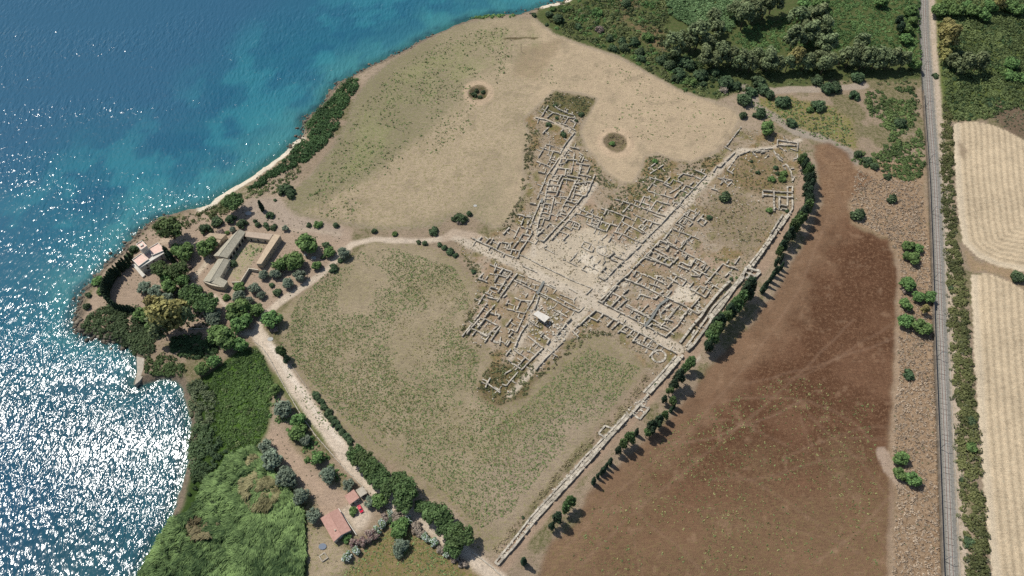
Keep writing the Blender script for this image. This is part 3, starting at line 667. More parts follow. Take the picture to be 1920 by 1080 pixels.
# ---------------------------------------------------------------- the excavated town: walls of loose limestone blocks
A_ = (960,160,5.4); B_ = (860,340,6); C_ = (1100,280,6); D_ = (1300,240,5.4); E_ = (1120,420,6); F_ = (1280,400,5.4); G_ = (860,480,6); H_ = (860,580,5.4); I_ = (1080,540,5.4); J_ = (900,760,3.376)
def crop(c, pts): return [(c[0] + x / c[2], c[1] + y / c[2]) for x, y in pts]
BLOCKS = [
('ruined house walls at the upper left end of the dig', A_, .7, .85, [
 [(365,215),(300,320)],[(365,260),(440,290),(600,335),(650,350)],[(430,215),(470,250),(560,285),(640,315)],[(410,285),(355,335)],[(560,250),(535,285)],[(640,390),(620,430)],[(590,360),(650,385)],[(570,330),(530,390)],[(380,420),(310,495)],[(520,450),(495,475)],[(240,335),(340,355),(420,385)],[(450,375),(540,405),(640,460)]]),
('ruined rooms left of the narrow upper lane', A_, .75, .9, [
 [(635,480),(580,545),(525,620),(485,700)],[(475,740),(430,810),(350,920),(290,1070)],[(345,605),(420,625)],[(345,605),(265,740)],[(330,650),(480,690)],[(385,625),(375,655)],[(415,680),(370,790),(355,810)],[(375,775),(425,800)],[(400,760),(450,775)],[(250,780),(385,835)],[(265,885),(350,905)]]),
('dense ruined rooms right of the narrow upper lane', A_, .75, .95, [
 [(565,655),(525,720)],[(590,630),(680,655)],[(565,655),(610,680)],[(530,700),(590,720)],[(630,690),(620,760)],[(680,690),(720,720)],[(725,735),(700,790)],[(700,730),(680,780)],[(500,750),(570,760),(660,770),(650,800),(790,820)],[(500,750),(475,810),(540,790),(565,755)],[(790,820),(755,900)],[(690,850),(680,910)],[(610,830),(595,900)],[(455,845),(545,855),(600,860)],[(455,845),(425,905)],[(545,855),(535,920)],[(410,920),(500,920),(620,935),(700,950)],[(410,920),(405,940)],[(500,925),(455,1010)],[(515,955),(650,975),(600,1080)],[(515,955),(485,1010)],[(380,960),(460,975)],[(380,960),(355,1020),(480,1025)],[(700,800),(690,870),(670,920)],[(680,910),(800,940)],[(840,910),(770,1080)],[(750,985),(800,995)],[(720,960),(740,1010)],[(640,1030),(670,1040)]]),
('wedge-shaped ruined block between the two converging lanes', B_, .75, .95, [
 [(1020,0),(985,110),(965,240),(935,350),(905,430),(880,540)],[(1010,45),(1140,60),(1165,0)],[(1140,60),(1100,165)],[(990,120),(1110,130)],[(985,160),(1100,175),(1220,190)],[(1070,190),(1030,370)],[(970,260),(1060,270)],[(950,310),(1040,325)],[(935,355),(1030,375),(1190,405)],[(1310,0),(1240,180),(1160,305)],[(1300,150),(1390,170)],[(1300,150),(1280,200)],[(1230,200),(1340,225)],[(1210,230),(1310,260),(1330,235)],[(1280,205),(1265,245)],[(1190,275),(1290,310)],[(1140,330),(1200,350)],[(1110,370),(1210,380)],[(1130,340),(1100,400)],[(1030,380),(1010,440),(960,430),(920,540),(880,560)],[(1110,400),(1090,450)],[(1025,480),(980,530)],[(1020,480),(1090,515)],[(945,420),(905,430)],[(960,540),(880,620)],[(875,555),(880,620),(900,570)],[(870,650),(950,690)],[(890,600),(940,575)],[(1510,0),(1470,70),(1430,170),(1395,175),(1330,260),(1270,330),(1200,420),(1120,500),(1040,590),(950,690)],[(1360,0),(1320,40),(1470,15)],[(1430,10),(1420,50)],[(1320,60),(1290,150)],[(1095,215),(1080,270)],[(1040,190),(1070,195)]]),
('ruined shops along the right side of the slanting lane', B_, .7, .85, [
 [(1320,365),(1250,430),(1170,520),(1110,590),(1040,670)],[(1320,365),(1420,400),(1510,435),(1680,490)],[(1240,450),(1310,475),(1365,500)],[(1190,520),(1265,550)],[(1130,570),(1235,605)],[(1310,475),(1260,560)],[(1235,605),(1165,680)],[(1365,500),(1340,550)],[(1510,435),(1475,510),(1560,525),(1580,470)],[(1500,475),(1560,495)],[(1475,510),(1640,570)],[(1450,370),(1420,400)],[(1350,320),(1450,365),(1590,420)],[(1510,320),(1480,370)],[(1600,410),(1590,450)],[(1600,315),(1680,330)],[(1650,340),(1630,390)]]),
('low stone footings round the open square', B_, .65, .6, [
 [(960,755),(1080,820)],[(995,725),(960,755)],[(1410,680),(1380,740),(1500,800),(1520,760),(1500,720),(1410,680)],[(1480,720),(1450,770)],[(1340,800),(1300,840)],[(1250,900),(1320,830)],[(1370,880),(1340,910)],[(1220,905),(1330,960)],[(1430,950),(1380,1000),(1450,1030)],[(1430,950),(1530,990)],[(1500,840),(1470,870)],[(1560,800),(1600,830),(1680,860)],[(1590,890),(1550,940),(1520,940),(1500,1000)],[(1650,900),(1620,940)],[(1650,965),(1600,1030)],[(1190,700),(1215,690)],[(1170,885),(1200,890)],[(1380,740),(1480,800)],[(1670,600),(1600,670)]]),
('ruined rooms between the slanting lane and the path into the square', B_, .8, 1.0, [
 [(920,225),(890,300),(850,390),(805,520)],[(880,205),(940,70),(972,5)],[(650,375),(740,395),(700,500)],[(760,385),(835,395)],[(745,400),(830,415)],[(800,255),(870,265)],[(700,520),(810,545)],[(680,520),(620,650)],[(715,600),(800,620)],[(775,555),(755,600)],[(720,600),(680,670),(610,760)],[(680,670),(740,690)],[(825,555),(820,600),(740,720),(690,790),(660,870)],[(795,450),(770,490)],[(150,645),(290,715),(430,780),(560,840),(660,870)],[(460,690),(425,755)],[(460,690),(570,710),(540,775)],[(540,770),(600,780),(690,795)],[(600,780),(580,830)],[(390,650),(355,710)],[(360,645),(300,700)],[(260,630),(225,670)],[(610,690),(580,710)],[(570,530),(500,605)]]),
('overgrown ruined rooms left of the broad straight street', C_, .75, .9, [
 [(1345,295),(1280,360),(1200,450),(1100,550),(1000,670),(960,710),(850,830),(740,940),(620,1060)],[(1220,240),(1345,295)],[(1190,300),(1280,345)],[(1080,280),(1170,305),(1190,285)],[(1080,280),(1020,335)],[(970,345),(1080,390),(1030,440),(930,500)],[(970,345),(935,400),(870,390),(940,320)],[(860,400),(950,440)],[(1110,415),(1190,450)],[(1110,415),(1075,465),(1050,470),(980,550)],[(1060,465),(1130,495)],[(1200,375),(1150,420)],[(755,370),(680,465)],[(700,325),(860,370)],[(700,330),(720,350)],[(690,475),(830,515),(970,560)],[(960,600),(1030,620)],[(975,575),(960,610)],[(770,170),(690,220)],[(860,185),(800,225)],[(780,235),(710,280)],[(1140,270),(1120,290)],[(1000,600),(1050,620),(1010,670)]]),
('ruined rooms in the middle of the dig above the square', C_, .75, .85, [
 [(320,570),(490,620),(620,665),(780,725),(890,765)],[(640,535),(720,560)],[(640,535),(610,605),(590,640)],[(530,580),(710,640),(700,680)],[(780,585),(710,685)],[(780,585),(850,610),(930,630)],[(860,625),(780,720)],[(710,560),(690,590)],[(490,620),(410,715)],[(420,690),(400,720)],[(160,675),(300,710),(410,755),(520,800)],[(220,690),(190,750)],[(170,770),(150,810)],[(60,690),(40,730)],[(0,725),(80,755),(145,815),(260,850),(340,870)],[(520,735),(640,790),(840,860)],[(740,740),(860,790)],[(735,830),(810,855)],[(670,800),(580,890)],[(735,830),(700,890)],[(660,870),(610,920)],[(580,890),(700,970)],[(420,760),(390,820),(480,870),(560,910),(620,950)],[(380,830),(320,940)],[(480,875),(420,950)],[(300,940),(400,960),(540,1030),(620,1060)],[(300,960),(240,1050)],[(400,950),(350,1020)],[(0,850),(60,880),(210,930)],[(60,800),(40,870)],[(150,820),(110,890),(60,860)],[(260,855),(220,930)],[(10,770),(60,790)]]),
('ruined rooms at the upper right of the broad straight street', C_, .7, .85, [
 [(1150,680),(1080,760),(1000,840)],[(1150,680),(1230,720),(1190,800)],[(1160,700),(1100,750),(1190,795)],[(1080,770),(1190,830),(1140,880)],[(1080,790),(1030,840),(1100,880)],[(990,850),(1090,900)],[(1270,700),(1190,800)],[(1310,740),(1240,820),(1300,870),(1350,810)],[(1280,790),(1320,800)],[(960,890),(1170,980),(1260,1010)],[(1180,980),(1060,1080)],[(900,960),(850,1020)],[(960,895),(900,960)],[(850,1030),(960,1080)],[(1470,320),(1640,360)],[(1480,330),(1550,355),(1500,400)],[(1630,370),(1580,420)],[(1400,450),(1470,470)],[(1580,240),(1640,280)]]),
('kerb walls lining the street towards the upper right corner', D_, .75, .9, [
 [(480,0),(320,205)],[(310,190),(380,235)],[(415,255),(270,400),(230,395),(200,450)],[(570,235),(440,290),(340,435)],[(340,435),(400,465)],[(590,250),(700,220),(800,210)],[(680,260),(720,250)],[(600,260),(650,300)],[(720,310),(760,280)],[(630,250),(760,235)]]),
('ruined gateway footings at the upper right corner of the dig', D_, .7, .8, [
 [(850,125),(845,190)],[(850,130),(1050,160)],[(1055,145),(1050,235)],[(845,180),(1040,185)],[(870,205),(940,240)],[(980,215),(1040,235)],[(1050,270),(1050,310),(1010,325)],[(810,240),(870,330),(900,345)],[(850,270),(900,320)],[(900,385),(940,380),(985,450),(995,500),(1000,540)],[(905,385),(930,430)],[(985,420),(1015,415)],[(990,500),(1020,505),(1000,545)]]),
('pale rectangular ruined tower base beside the upper cypress row', D_, .9, 1.2, [
 [(700,640),(810,650),(950,660),(1000,660)],[(700,640),(700,700)],[(700,685),(810,690),(950,710),(1000,710)],[(810,650),(815,850)],[(865,700),(865,830)],[(950,600),(950,790)],[(1000,600),(1000,830),(940,900),(830,1075)],[(820,815),(940,835)],[(880,790),(945,800)],[(960,600),(1000,600)],[(870,930),(780,1075)]]),
('ruined bath house rooms right of the broad street', E_, .8, 1.15, [
 [(490,240),(290,430),(205,505),(80,640)],[(190,330),(120,390)],[(190,370),(290,410)],[(150,410),(220,430)],[(95,490),(40,545)],[(0,600),(75,640)],[(700,200),(570,340),(410,500),(330,590),(250,650),(110,790),(15,880)],[(570,360),(500,410),(430,490)],[(700,200),(920,300),(1060,370)],[(700,200),(670,260)],[(830,70),(740,190)],[(850,70),(1055,140)],[(1055,140),(920,290)],[(740,190),(900,270)],[(970,200),(940,250)],[(890,180),(870,220)],[(800,260),(770,310)],[(905,310),(860,360)],[(640,290),(840,400)],[(610,320),(850,430),(800,490),(560,375),(610,320)],[(700,360),(660,400)],[(770,400),(740,440)],[(530,390),(800,480)],[(905,385),(850,450)],[(930,440),(1040,490),(1020,530),(905,480),(930,440)],[(1100,400),(1040,490)],[(1010,350),(980,400)]]),
('ruined cells along the right edge of the dig', E_, .75, 1.0, [
 [(1060,370),(1220,450),(1160,490)],[(1140,440),(1090,500)],[(1060,530),(1140,590),(1060,590),(1050,570)],[(1220,450),(1180,520)],[(1260,480),(1200,550)],[(1080,510),(1250,590)],[(1170,560),(1140,600)],[(1410,450),(1290,590),(1210,680)],[(1410,450),(1480,490),(1590,520)],[(1490,540),(1430,600)],[(1600,370),(1540,460)],[(1480,410),(1450,450)],[(1210,650),(1380,740)]]),
('maze of ruined rooms round the pale mosaic floor', E_, .8, 1.05, [
 [(430,540),(600,610),(780,690)],[(430,540),(400,600)],[(660,590),(740,610)],[(670,590),(655,640)],[(740,620),(720,660)],[(840,570),(890,590),(1000,640)],[(890,590),(850,650)],[(780,600),(850,640)],[(1000,640),(950,700)],[(860,650),(940,690)],[(850,650),(780,730)],[(290,620),(440,680),(580,740),(720,810),(850,870),(1000,940),(1130,1020)],[(490,610),(430,670)],[(580,680),(700,720)],[(590,690),(570,730)],[(830,760),(770,830)],[(740,770),(700,790)],[(230,690),(50,900)],[(350,740),(280,800)],[(130,770),(260,830)],[(260,830),(150,940)],[(330,860),(210,970)],[(270,810),(330,860)],[(480,800),(440,850)],[(480,800),(650,850),(690,810)],[(760,850),(690,930),(590,1040)],[(570,910),(490,990)],[(320,910),(480,1000),(600,1060)],[(450,1020),(400,1080)],[(830,900),(720,1000)],[(920,920),(790,1075)],[(1030,960),(930,1075)],[(1150,830),(1050,950)],[(1040,970),(1120,1020),(1170,990)],[(1080,900),(1200,960)],[(1080,660),(1030,720)],[(1160,690),(1100,760)],[(1230,700),(1180,780)],[(1300,700),(1210,830)],[(1040,740),(1210,830)],[(1160,710),(1210,730)]]),
('ruined rooms at the lower corner by the street crossing the dig', I_, .8, 1.05, [
 [(220,140),(360,210),(580,320),(730,400),(900,500)],[(900,500),(1020,390),(1140,220)],[(1045,180),(900,330)],[(620,270),(580,320)],[(700,340),(680,380)],[(770,365),(730,400)],[(640,260),(780,330),(950,420)],[(500,190),(640,260)],[(770,365),(930,440)],[(900,350),(850,400)],[(980,340),(870,320)],[(860,260),(940,160)],[(1150,220),(1230,270),(1280,230)],[(830,200),(860,310)],[(640,280),(590,300)]]),
('row of small open ruined shops along the lower side of the street', I_, .8, 1.05, [
 [(200,235),(270,270),(380,325),(500,385),(580,430),(640,460),(760,520),(835,575)],[(200,235),(120,300),(40,380),(0,400)],[(120,300),(215,345)],[(270,275),(210,345)],[(380,325),(310,395)],[(430,355),(360,420)],[(500,385),(420,460)],[(580,430),(510,500)],[(640,455),(570,550)],[(710,500),(665,570)],[(770,530),(710,600)],[(835,575),(740,700)],[(580,540),(660,580),(780,630)],[(440,440),(500,460)],[(835,575),(1010,665)]]),
('ruined houses at the lower left edge of the dig', G_, .8, 1.1, [
 [(350,105),(480,150),(600,190),(535,270)],[(500,150),(460,210)],[(350,200),(540,245)],[(420,125),(400,190)],[(440,230),(400,300)],[(270,200),(220,270)],[(330,230),(300,270)],[(230,265),(320,300)],[(400,320),(470,335),(510,310)],[(530,280),(440,420)],[(360,360),(320,420)],[(360,360),(440,380)],[(300,420),(380,460)],[(320,470),(430,495)],[(290,440),(220,550)],[(320,540),(260,620),(40,910)],[(410,550),(290,700)],[(430,520),(600,280),(660,205)],[(360,655),(465,675),(440,710)],[(240,705),(140,820)],[(240,705),(300,720),(440,790)],[(290,720),(210,820)],[(440,790),(310,910),(240,880)],[(140,820),(210,850),(320,915)],[(130,830),(90,890)],[(190,850),(150,900)],[(470,790),(360,960)],[(360,870),(290,980)],[(470,920),(460,1010)],[(390,960),(450,970)]]),
('ruined courtyard house to the left of the canopy', G_, .75, .95, [
 [(600,270),(740,340),(880,405),(1050,490),(1250,600),(1340,635)],[(650,270),(750,310)],[(770,290),(750,330)],[(830,320),(900,335)],[(860,430),(830,510),(740,655)],[(700,510),(830,520)],[(780,420),(750,470)],[(540,440),(500,470)],[(560,500),(530,560)],[(630,475),(700,510),(650,610)],[(540,600),(650,630),(745,655)],[(600,710),(530,800)],[(590,760),(640,790)],[(550,820),(640,860)],[(740,670),(650,860)],[(610,870),(560,920)],[(580,960),(540,1020)],[(550,960),(520,1010)]]),
('ruined sanctuary walls around the canopy', G_, .8, 1.0, [
 [(770,770),(700,870),(660,960),(620,1060)],[(790,740),(900,810)],[(900,455),(870,560),(850,610)],[(1240,620),(1200,650)],[(1070,615),(1220,690)],[(1260,710),(1100,900)],[(920,450),(1000,490)],[(940,890),(1020,950),(990,1000)],[(960,880),(920,920)]]),
('low footings along the lower side of the open square', G_, .65, .6, [
 [(720,0),(900,100),(1050,170),(1250,270),(1500,370)],[(720,120),(880,190)],[(780,240),(900,290),(980,330),(1090,380)],[(980,360),(970,410)],[(1020,330),(1090,360)],[(1100,380),(1060,430)],[(1140,440),(1290,500),(1320,470)],[(1290,500),(1300,540)],[(1410,575),(1345,640)],[(1240,370),(1330,420)],[(1500,370),(1430,440)],[(1350,600),(1100,470)],[(680,215),(740,240)]]),
('ruined rooms at the lower tip of the dig', H_, .75, .9, [
 [(850,400),(720,530),(635,620)],[(500,520),(635,620)],[(530,410),(480,470)],[(560,420),(660,485),(720,530)],[(670,495),(600,580)],[(600,640),(480,780),(440,765)],[(530,620),(460,660)],[(280,740),(320,780),(420,850)],[(320,700),(270,800)],[(360,790),(420,830)],[(1050,340),(880,500),(780,620)],[(950,460),(1010,490)],[(770,340),(850,400)],[(700,280),(850,400)],[(690,430),(740,440)],[(1150,230),(1210,290)],[(1220,150),(1165,215)]]),
]
def stones(pts, wd, hg, g, b=None):
    """a run of dry-laid blocks: every block its own size, height and turn"""
    b = b or MB(); q = [P(u, v) for u, v in pts]
    for (x1, y1), (x2, y2) in zip(q[:-1], q[1:]):
        L = math.hypot(x2 - x1, y2 - y1); a = math.atan2(y2 - y1, x2 - x1); s = 0
        if L < .3: continue
        base = g.uniform(.75, 1.2)
        while s < L:
            l = min(g.uniform(.9, 2.4), max(L - s, .4)); c = s + l / 2; z = float(H(x1 + math.cos(a) * c, y1 + math.sin(a) * c))
            if True:
                o = g.uniform(-.07, .07); h = max(.25, hg * base * g.uniform(.72, 1.15)) * (1 if g.random() > .09 else .3)
                b.box((x1 + math.cos(a) * c - math.sin(a) * o, y1 + math.sin(a) * c + math.cos(a) * o, z - .25), (l * 1.02, wd * g.uniform(.9, 1.12), h + .25), a + g.uniform(-.05, .05), g.random())
            s += l
    return b
gst = random.Random(5)
for lb, cr, wd, hg, lines in BLOCKS:
    pts0 = crop(cr, lines[0]); e = empty('ruined_block', (*P(*pts0[0]), 0)); ox, oy = e.location[0], e.location[1]
    tag(e, lb, 'ruins', 'excavated blocks of the ancient town')
    for ln in lines:
        o = stones(crop(cr, ln), wd * .86, hg * 1.3, gst).build('wall', STONE, e); o.location = (-ox, -oy, 0)
        if hg < .7 or cr is D_: continue
        q = crop(cr, ln)
        for (u1, v1), (u2, v2) in zip(q[:-1], q[1:]):
            L_ = math.hypot(u2 - u1, v2 - v1)
            for _ in range(2 if L_ > 20 else 1 if L_ > 9 and gst.random() < .7 else 0):
                t_ = gst.uniform(.25, .75); k_ = gst.choice((-1, 1)) * gst.uniform(6, 13) / L_; u0, v0 = u1 + (u2 - u1) * t_, v1 + (v2 - v1) * t_
                o = stones([(u0, v0), (u0 - (v2 - v1) * k_, v0 + (u2 - u1) * k_ * .8)], .5, gst.uniform(.4, .85), gst).build('footing', STONE, e); o.location = (-ox, -oy, 0)
# the town wall along the right side of the dig
def wallthing(name, lb, cat, runs):
    u, v = runs[0][0][0][0], runs[0][0][0][1]; e = empty(name, (*P(u, v), 0)); tag(e, lb, cat, 'stretches of the ancient town wall')
    for r in runs:
        pts, wd, hg, nm = r
        o = stones(pts, wd, hg, gst).build(nm, STONE, e); o.location = (-e.location[0], -e.location[1], 0)
    return e
wallthing('town_wall', 'upper stretch of the double-faced town wall beside the cypresses with a square tower', 'ruined wall', [
 (crop(F_, [(1090,0),(1000,130),(870,310),(700,550)]), 1.2, 1.9, 'outer_face'), (crop(F_, [(1010,20),(930,150),(850,290),(770,400),(640,560),(560,680),(440,820),(300,960),(240,1060)]), 1.0, 1.2, 'inner_face'),
 (crop(F_, [(640,560),(780,600),(700,680),(600,640),(640,560)]), 1.5, 2.0, 'tower_wall'), (crop(F_, [(625,600),(740,650)]), 1, 1.4, 'tower_wall'), (crop(F_, [(700,580),(660,650)]), 1, 1.4, 'tower_wall'),
 (crop(F_, [(610,660),(510,780),(390,960),(290,1075)]), 1.3, 2.0, 'outer_face'), (crop(F_, [(840,290),(880,310)]), .9, 1, 'cross_wall'), (crop(F_, [(770,390),(810,410)]), .9, 1, 'cross_wall'), (crop(F_, [(510,730),(540,750)]), .9, 1, 'cross_wall'), (crop(F_, [(440,820),(480,830)]), .9, 1, 'cross_wall'),
 (crop(F_, [(1050,15),(960,140),(860,295),(740,470),(680,545)]), 1.2, .4, 'rubble_fill'), (crop(F_, [(600,650),(480,800),(350,955),(265,1065)]), 1.6, .7, 'rubble_fill'),
 (crop(I_, [(1320,304),(1240,420),(1110,600)]), 1.0, 1.3, 'inner_face'), (crop(I_, [(1370,318),(1290,440),(1180,590),(1120,640)]), 1.3, 1.7, 'outer_face'), (crop(I_, [(1200,430),(1170,480)]), .9, 1, 'cross_wall'), (crop(I_, [(1170,560),(1130,600)]), .9, 1, 'cross_wall'), (crop(I_, [(1250,380),(1290,400)]), .9, 1, 'cross_wall')])
wallthing('terrace_wall', 'high inner terrace wall with a deep shadow at the right edge of the dig', 'ruined wall', [
 (crop(E_, [(1490,660),(1400,740),(1310,840),(1210,970),(1150,1070)]), 1.3, 2.4, 'wall'), (crop(I_, [(1250,310),(1140,440),(1050,560)]), 1.2, 2.2, 'wall')])
wallthing('town_wall', 'lower stretch of the town wall running down to the road', 'ruined wall', [
 (crop(I_, [(1080,690),(900,900),(740,1075)]) , 1.3, 2.0, 'outer_face'), (crop(I_, [(1010,690),(850,880),(680,1060)]), 1.0, .9, 'inner_face'), (crop(I_, [(1045,690),(875,890),(710,1068)]), 1.5, .35, 'rubble_fill'),
 (crop(J_, [(960,55),(860,165),(805,225),(690,360),(580,480),(470,600),(350,730),(230,880),(115,1010)]), 1.0, 1.5, 'outer_face'), (crop(J_, [(1065,-65),(965,48)]), 1.1, 1.8, 'outer_face'), (crop(J_, [(920,60),(840,150),(770,220),(660,330),(560,450),(430,590),(320,710),(190,880),(95,995)]), .8, .7, 'inner_face'),
 (crop(J_, [(940,58),(850,158),(788,222),(675,345),(570,465),(450,595),(335,720)]), 1.2, .3, 'rubble_fill'), (crop(J_, [(1000,0),(1070,20),(1010,90),(960,50)]), 1, 1, 'tower_wall'), (crop(J_, [(1010,30),(1050,50)]), 1, .8, 'tower_wall'), (crop(J_, [(750,180),(790,130),(840,150)]), .9, .9, 'tower_wall'), (crop(J_, [(750,180),(800,215)]), .9, .9, 'tower_wall'), (crop(J_, [(95,995),(115,1010)]), 1, 1, 'cross_wall')])
# round stone footing and threshing circle
def ring(name, lb, cat, u, v, r, n, wd, hg, fill=None):
    s = sc(v); pts = [(u + r * math.cos(6.2832 * i / n), v + .86 * r * math.sin(6.2832 * i / n)) for i in range(n + 1)]
    x, y = P(u, v); e = empty(name, (x, y, 0)); tag(e, lb, cat)
    o = stones(pts, wd, hg, gst).build('kerb', STONE, e); o.location = (-x, -y, 0)
    if fill: o = stones([(u + r * fill * math.cos(6.2832 * i / n), v + .86 * fill * r * math.sin(6.2832 * i / n)) for i in range(n + 1)], wd, hg * .5, gst).build('inner_kerb', STONE, e); o.location = (-x, -y, 0)
ring('stone_ring', 'circular ruined stone footing beside the lower end of the dig street', 'ruins', 1235, 668, 13, 22, 1.0, .55)
ring('mosaic_circle', 'small pale circular stone floor in the open square', 'ruins', 1127.5, 470, 9, 18, .6, .35)
# loose stones strewn over the dig
def rubble(name, poly, n, s0, s1, seed, sh=1):
    g = np.random.default_rng(seed); p = sample(poly, n, g); b = MB(); r_ = random.Random(seed)
    for x, y in p:
        if fbm(np.array([x]), np.array([y]), 7, seed)[0] < .42: continue
        s = r_.uniform(s0, s1); b.box((x, y, float(H(x, y)) - .05), (s, s * r_.uniform(.5, 1), s * r_.uniform(.3, .7)), r_.random() * 3.14, r_.random())
    return tag(b.build(name, STONE), kind='stuff')
rubble('loose_stones', RUIN, 1900, .3, .85, 3)
rubble('loose_stones', [(1010,560),(1060,590),(1060,640),(1000,640),(985,600)], 260, .5, 1.2, 4)
rubble('loose_stones', [(1120,440),(1310,440),(1340,560),(1260,620),(1120,560)], 500, .4, 1.1, 6)
# dry weeds and scrub in the dig
DRY = leafmat('dry_weeds', rgb(104,92,58), rgb(150,136,88), .1); OLV = leafmat('dig_scrub', rgb(58,62,34), rgb(120,122,66), .15)
EDGE = [[(1040,172),(1116,184),(1100,212),(1060,222),(1015,205),(1010,195)], [(985,232),(1012,245),(1000,300),(990,345),(975,400),(952,435),(936,432),(972,375),(984,310)], [(1098,285),(1122,315),(1135,335),(1165,350),(1192,348),(1208,325),(1214,292),(1240,292),(1262,305),(1250,330),(1200,372),(1150,378),(1110,340)], [(1262,306),(1300,306),(1345,288),(1352,298),(1320,330),(1262,322)], [(892,728),(925,672),(965,672),(1010,690),(985,745),(930,758)], [(1005,700),(1055,660),(1085,622),(1120,616),(1150,628),(1110,632),(1065,668),(1015,712)], [(862,622),(876,590),(900,540),(915,548),(890,600),(880,640),(915,652),(960,668),(925,668),(880,642)], [(1150,380),(1200,372),(1180,410),(1120,400)], [(860,470),(900,500),(905,540),(880,510)]]
for i, q in enumerate(EDGE): thicket('scrub', OLV, q, (.45, 1.25), .42, 12, .28, .36, 40 + i, .7, 7)
thicket('scrub', OLV, [(1330,345),(1450,398),(1452,430),(1400,475),(1350,440),(1310,400)], (.3, .9), .16, 9, .24, .45, 55, .6, 7)
thicket('scrub', OLV, [(1385,295),(1480,300),(1490,340),(1440,370),(1375,345)], (.4, 1.0), .2, 8, .26, .42, 56, .6, 7)
thicket('dry_weeds', DRY, [(1138,262),(1150,252),(1168,256),(1174,268),(1162,278),(1142,276)], (.4, 1.0), .5, 10, .24, .3, 63, .7, 5)
thicket('dry_weeds', leafmat('brown_weeds', rgb(84,72,46), rgb(122,106,68), .1), RUIN, (.25, .8), .12, 6, .22, .47, 64, .6, 6)
thicket('dry_weeds', DRY, RUIN, (.25, .8), .14, 6, .22, .5, 57, .6, 8)
thicket('dry_weeds', OLV, RUIN, (.25, .7), .09, 7, .2, .48, 58, .6, 8)
thicket('scrub', leafmat('green_weeds', rgb(64,84,36), rgb(116,140,66)), [(1210,296),(1262,318),(1330,310),(1330,345),(1230,400),(1190,390),(1200,330)], (.4, 1.1), .16, 10, .26, .45, 60, .7, 7)
thicket('scrub', leafmat('green_weeds', rgb(64,84,36), rgb(116,140,66)), [(1320,470),(1370,475),(1420,500),(1400,530),(1340,560),(1300,600),(1290,560),(1340,500)], (.3, .9), .12, 9, .24, .45, 62, .7, 7)
thicket('dry_weeds', DRY, [(1220,690),(1232,700),(1160,785),(1080,860),(990,965),(935,1040),(925,1030),(980,960),(1070,855),(1150,775)], (.5, 1.2), .5, 11, .26, .34, 59, .8, 6)
rubble('loose_stones', [(1255,690),(1285,672),(1210,760),(1130,840),(1040,930),(945,1050),(932,1045),(1030,925),(1120,830),(1190,755)], 900, .3, .9, 8)
tufts_later = True
# ---------------------------------------------------------------- thickets outside the dig
GD = (rgb(32,50,24), rgb(82,110,48)); GO = (rgb(56,70,30), rgb(124,136,66)); GB = (rgb(46,82,24), rgb(112,150,58))
THK = leafmat('thicket_dark', *GD); THO = leafmat('thicket_olive', *GO); THB = leafmat('thicket_bright', *GB); THG = leafmat('thicket_grey', rgb(62,66,44), rgb(126,126,84), .1)
thicket('coastal_thicket', leafmat('shore_thicket', rgb(34,56,24), rgb(84,116,46)), [(676,148),(660,180),(640,215),(628,245),(605,275),(578,300),(545,316),(515,330),(490,350),(462,358),(475,342),(512,315),(540,293),(560,268),(578,252),(576,235),(590,215),(608,198),(635,168),(655,150)], (1.3, 3.0), .3, 44, .42, 0, 11, .8, 9)
thicket('coastal_thicket', THO, [(460,360),(490,350),(545,322),(570,305),(560,330),(520,360),(480,372),(462,372)], (.8, 1.6), .25, 20, .32, .42, 12, .7)
thicket('coastal_thicket', THO, [(345,408),(390,390),(425,370),(455,372),(440,392),(400,408),(352,426)], (1.0, 2.2), .3, 30, .36, .3, 13, .8)
thicket('coastal_thicket', leafmat('tip_thicket', rgb(40,52,28), rgb(82,98,50)), [(152,612),(175,588),(205,572),(255,580),(275,600),(290,630),(290,655),(278,668),(258,664),(235,648),(215,633),(185,630),(160,622)], (1.3, 2.6), .34, 44, .4, 0, 14, .8, 8)
thicket('coastal_thicket', leafmat('hummock_thicket', rgb(46,62,26), rgb(100,122,50)), [(278,668),(310,662),(332,676),(350,692),(340,705),(310,703),(280,708),(272,690)], (1, 2), .34, 34, .36, 0, 15, .8, 8)
thicket('thicket', THK, [(322,638),(345,628),(398,632),(412,650),(398,674),(350,670),(325,660)], (1.2, 2.4), .34, 40, .4, 0, 16, .8, 8)
thicket('thicket', THK, [(240,470),(262,452),(300,440),(330,430),(300,448),(262,470),(245,485),(215,520),(200,560),(180,560),(195,525),(215,500)], (.8, 2.0), .16, 26, .36, .48, 17, .7)
thicket('thicket', THB, [(888-5,28),(930,26),(965,28),(965,32),(900,34)], (1.0, 1.8), .4, 26, .4, 0, 18)
# scrub north of the dry field and beside the railway
K1 = [(1075,-40),(1260,-40),(1250,60),(1262,118),(1290,160),(1335,186),(1280,168),(1215,133),(1160,102),(1100,82),(1045,60),(1030,40),(1045,15)]
thicket('scrub', THO, K1, (1.0, 2.8), .11, 34, .46, .4, 21, .7, 14)
thicket('scrub', THB, K1, (1.0, 2.6), .045, 34, .46, .48, 22, .7, 14)
thicket('scrub', THK, K1, (1.0, 2.8), .03, 36, .46, .45, 23, .75, 12)
thicket('scrub', THG, K1, (.4, 1.0), .12, 9, .34, .45, 24, .7, 14)
thicket('tall_reeds', leafmat('tall_reeds', rgb(62,92,40), rgb(124,158,88)), [(1245,-40),(1400,-40),(1385,20),(1370,60),(1300,52),(1255,30)], (1.2, 2.4), .4, 30, .42, 0, 25, .9, 10, .8)
thicket('grass', leafmat('green_glade', rgb(50,78,26), rgb(104,138,54)), [(1370,70),(1400,50),(1480,30),(1560,-40),(1728,-40),(1726,110),(1600,100),(1500,90),(1400,110)], (.8, 2.2), .2, 24, .42, .2, 26, .5, 14)
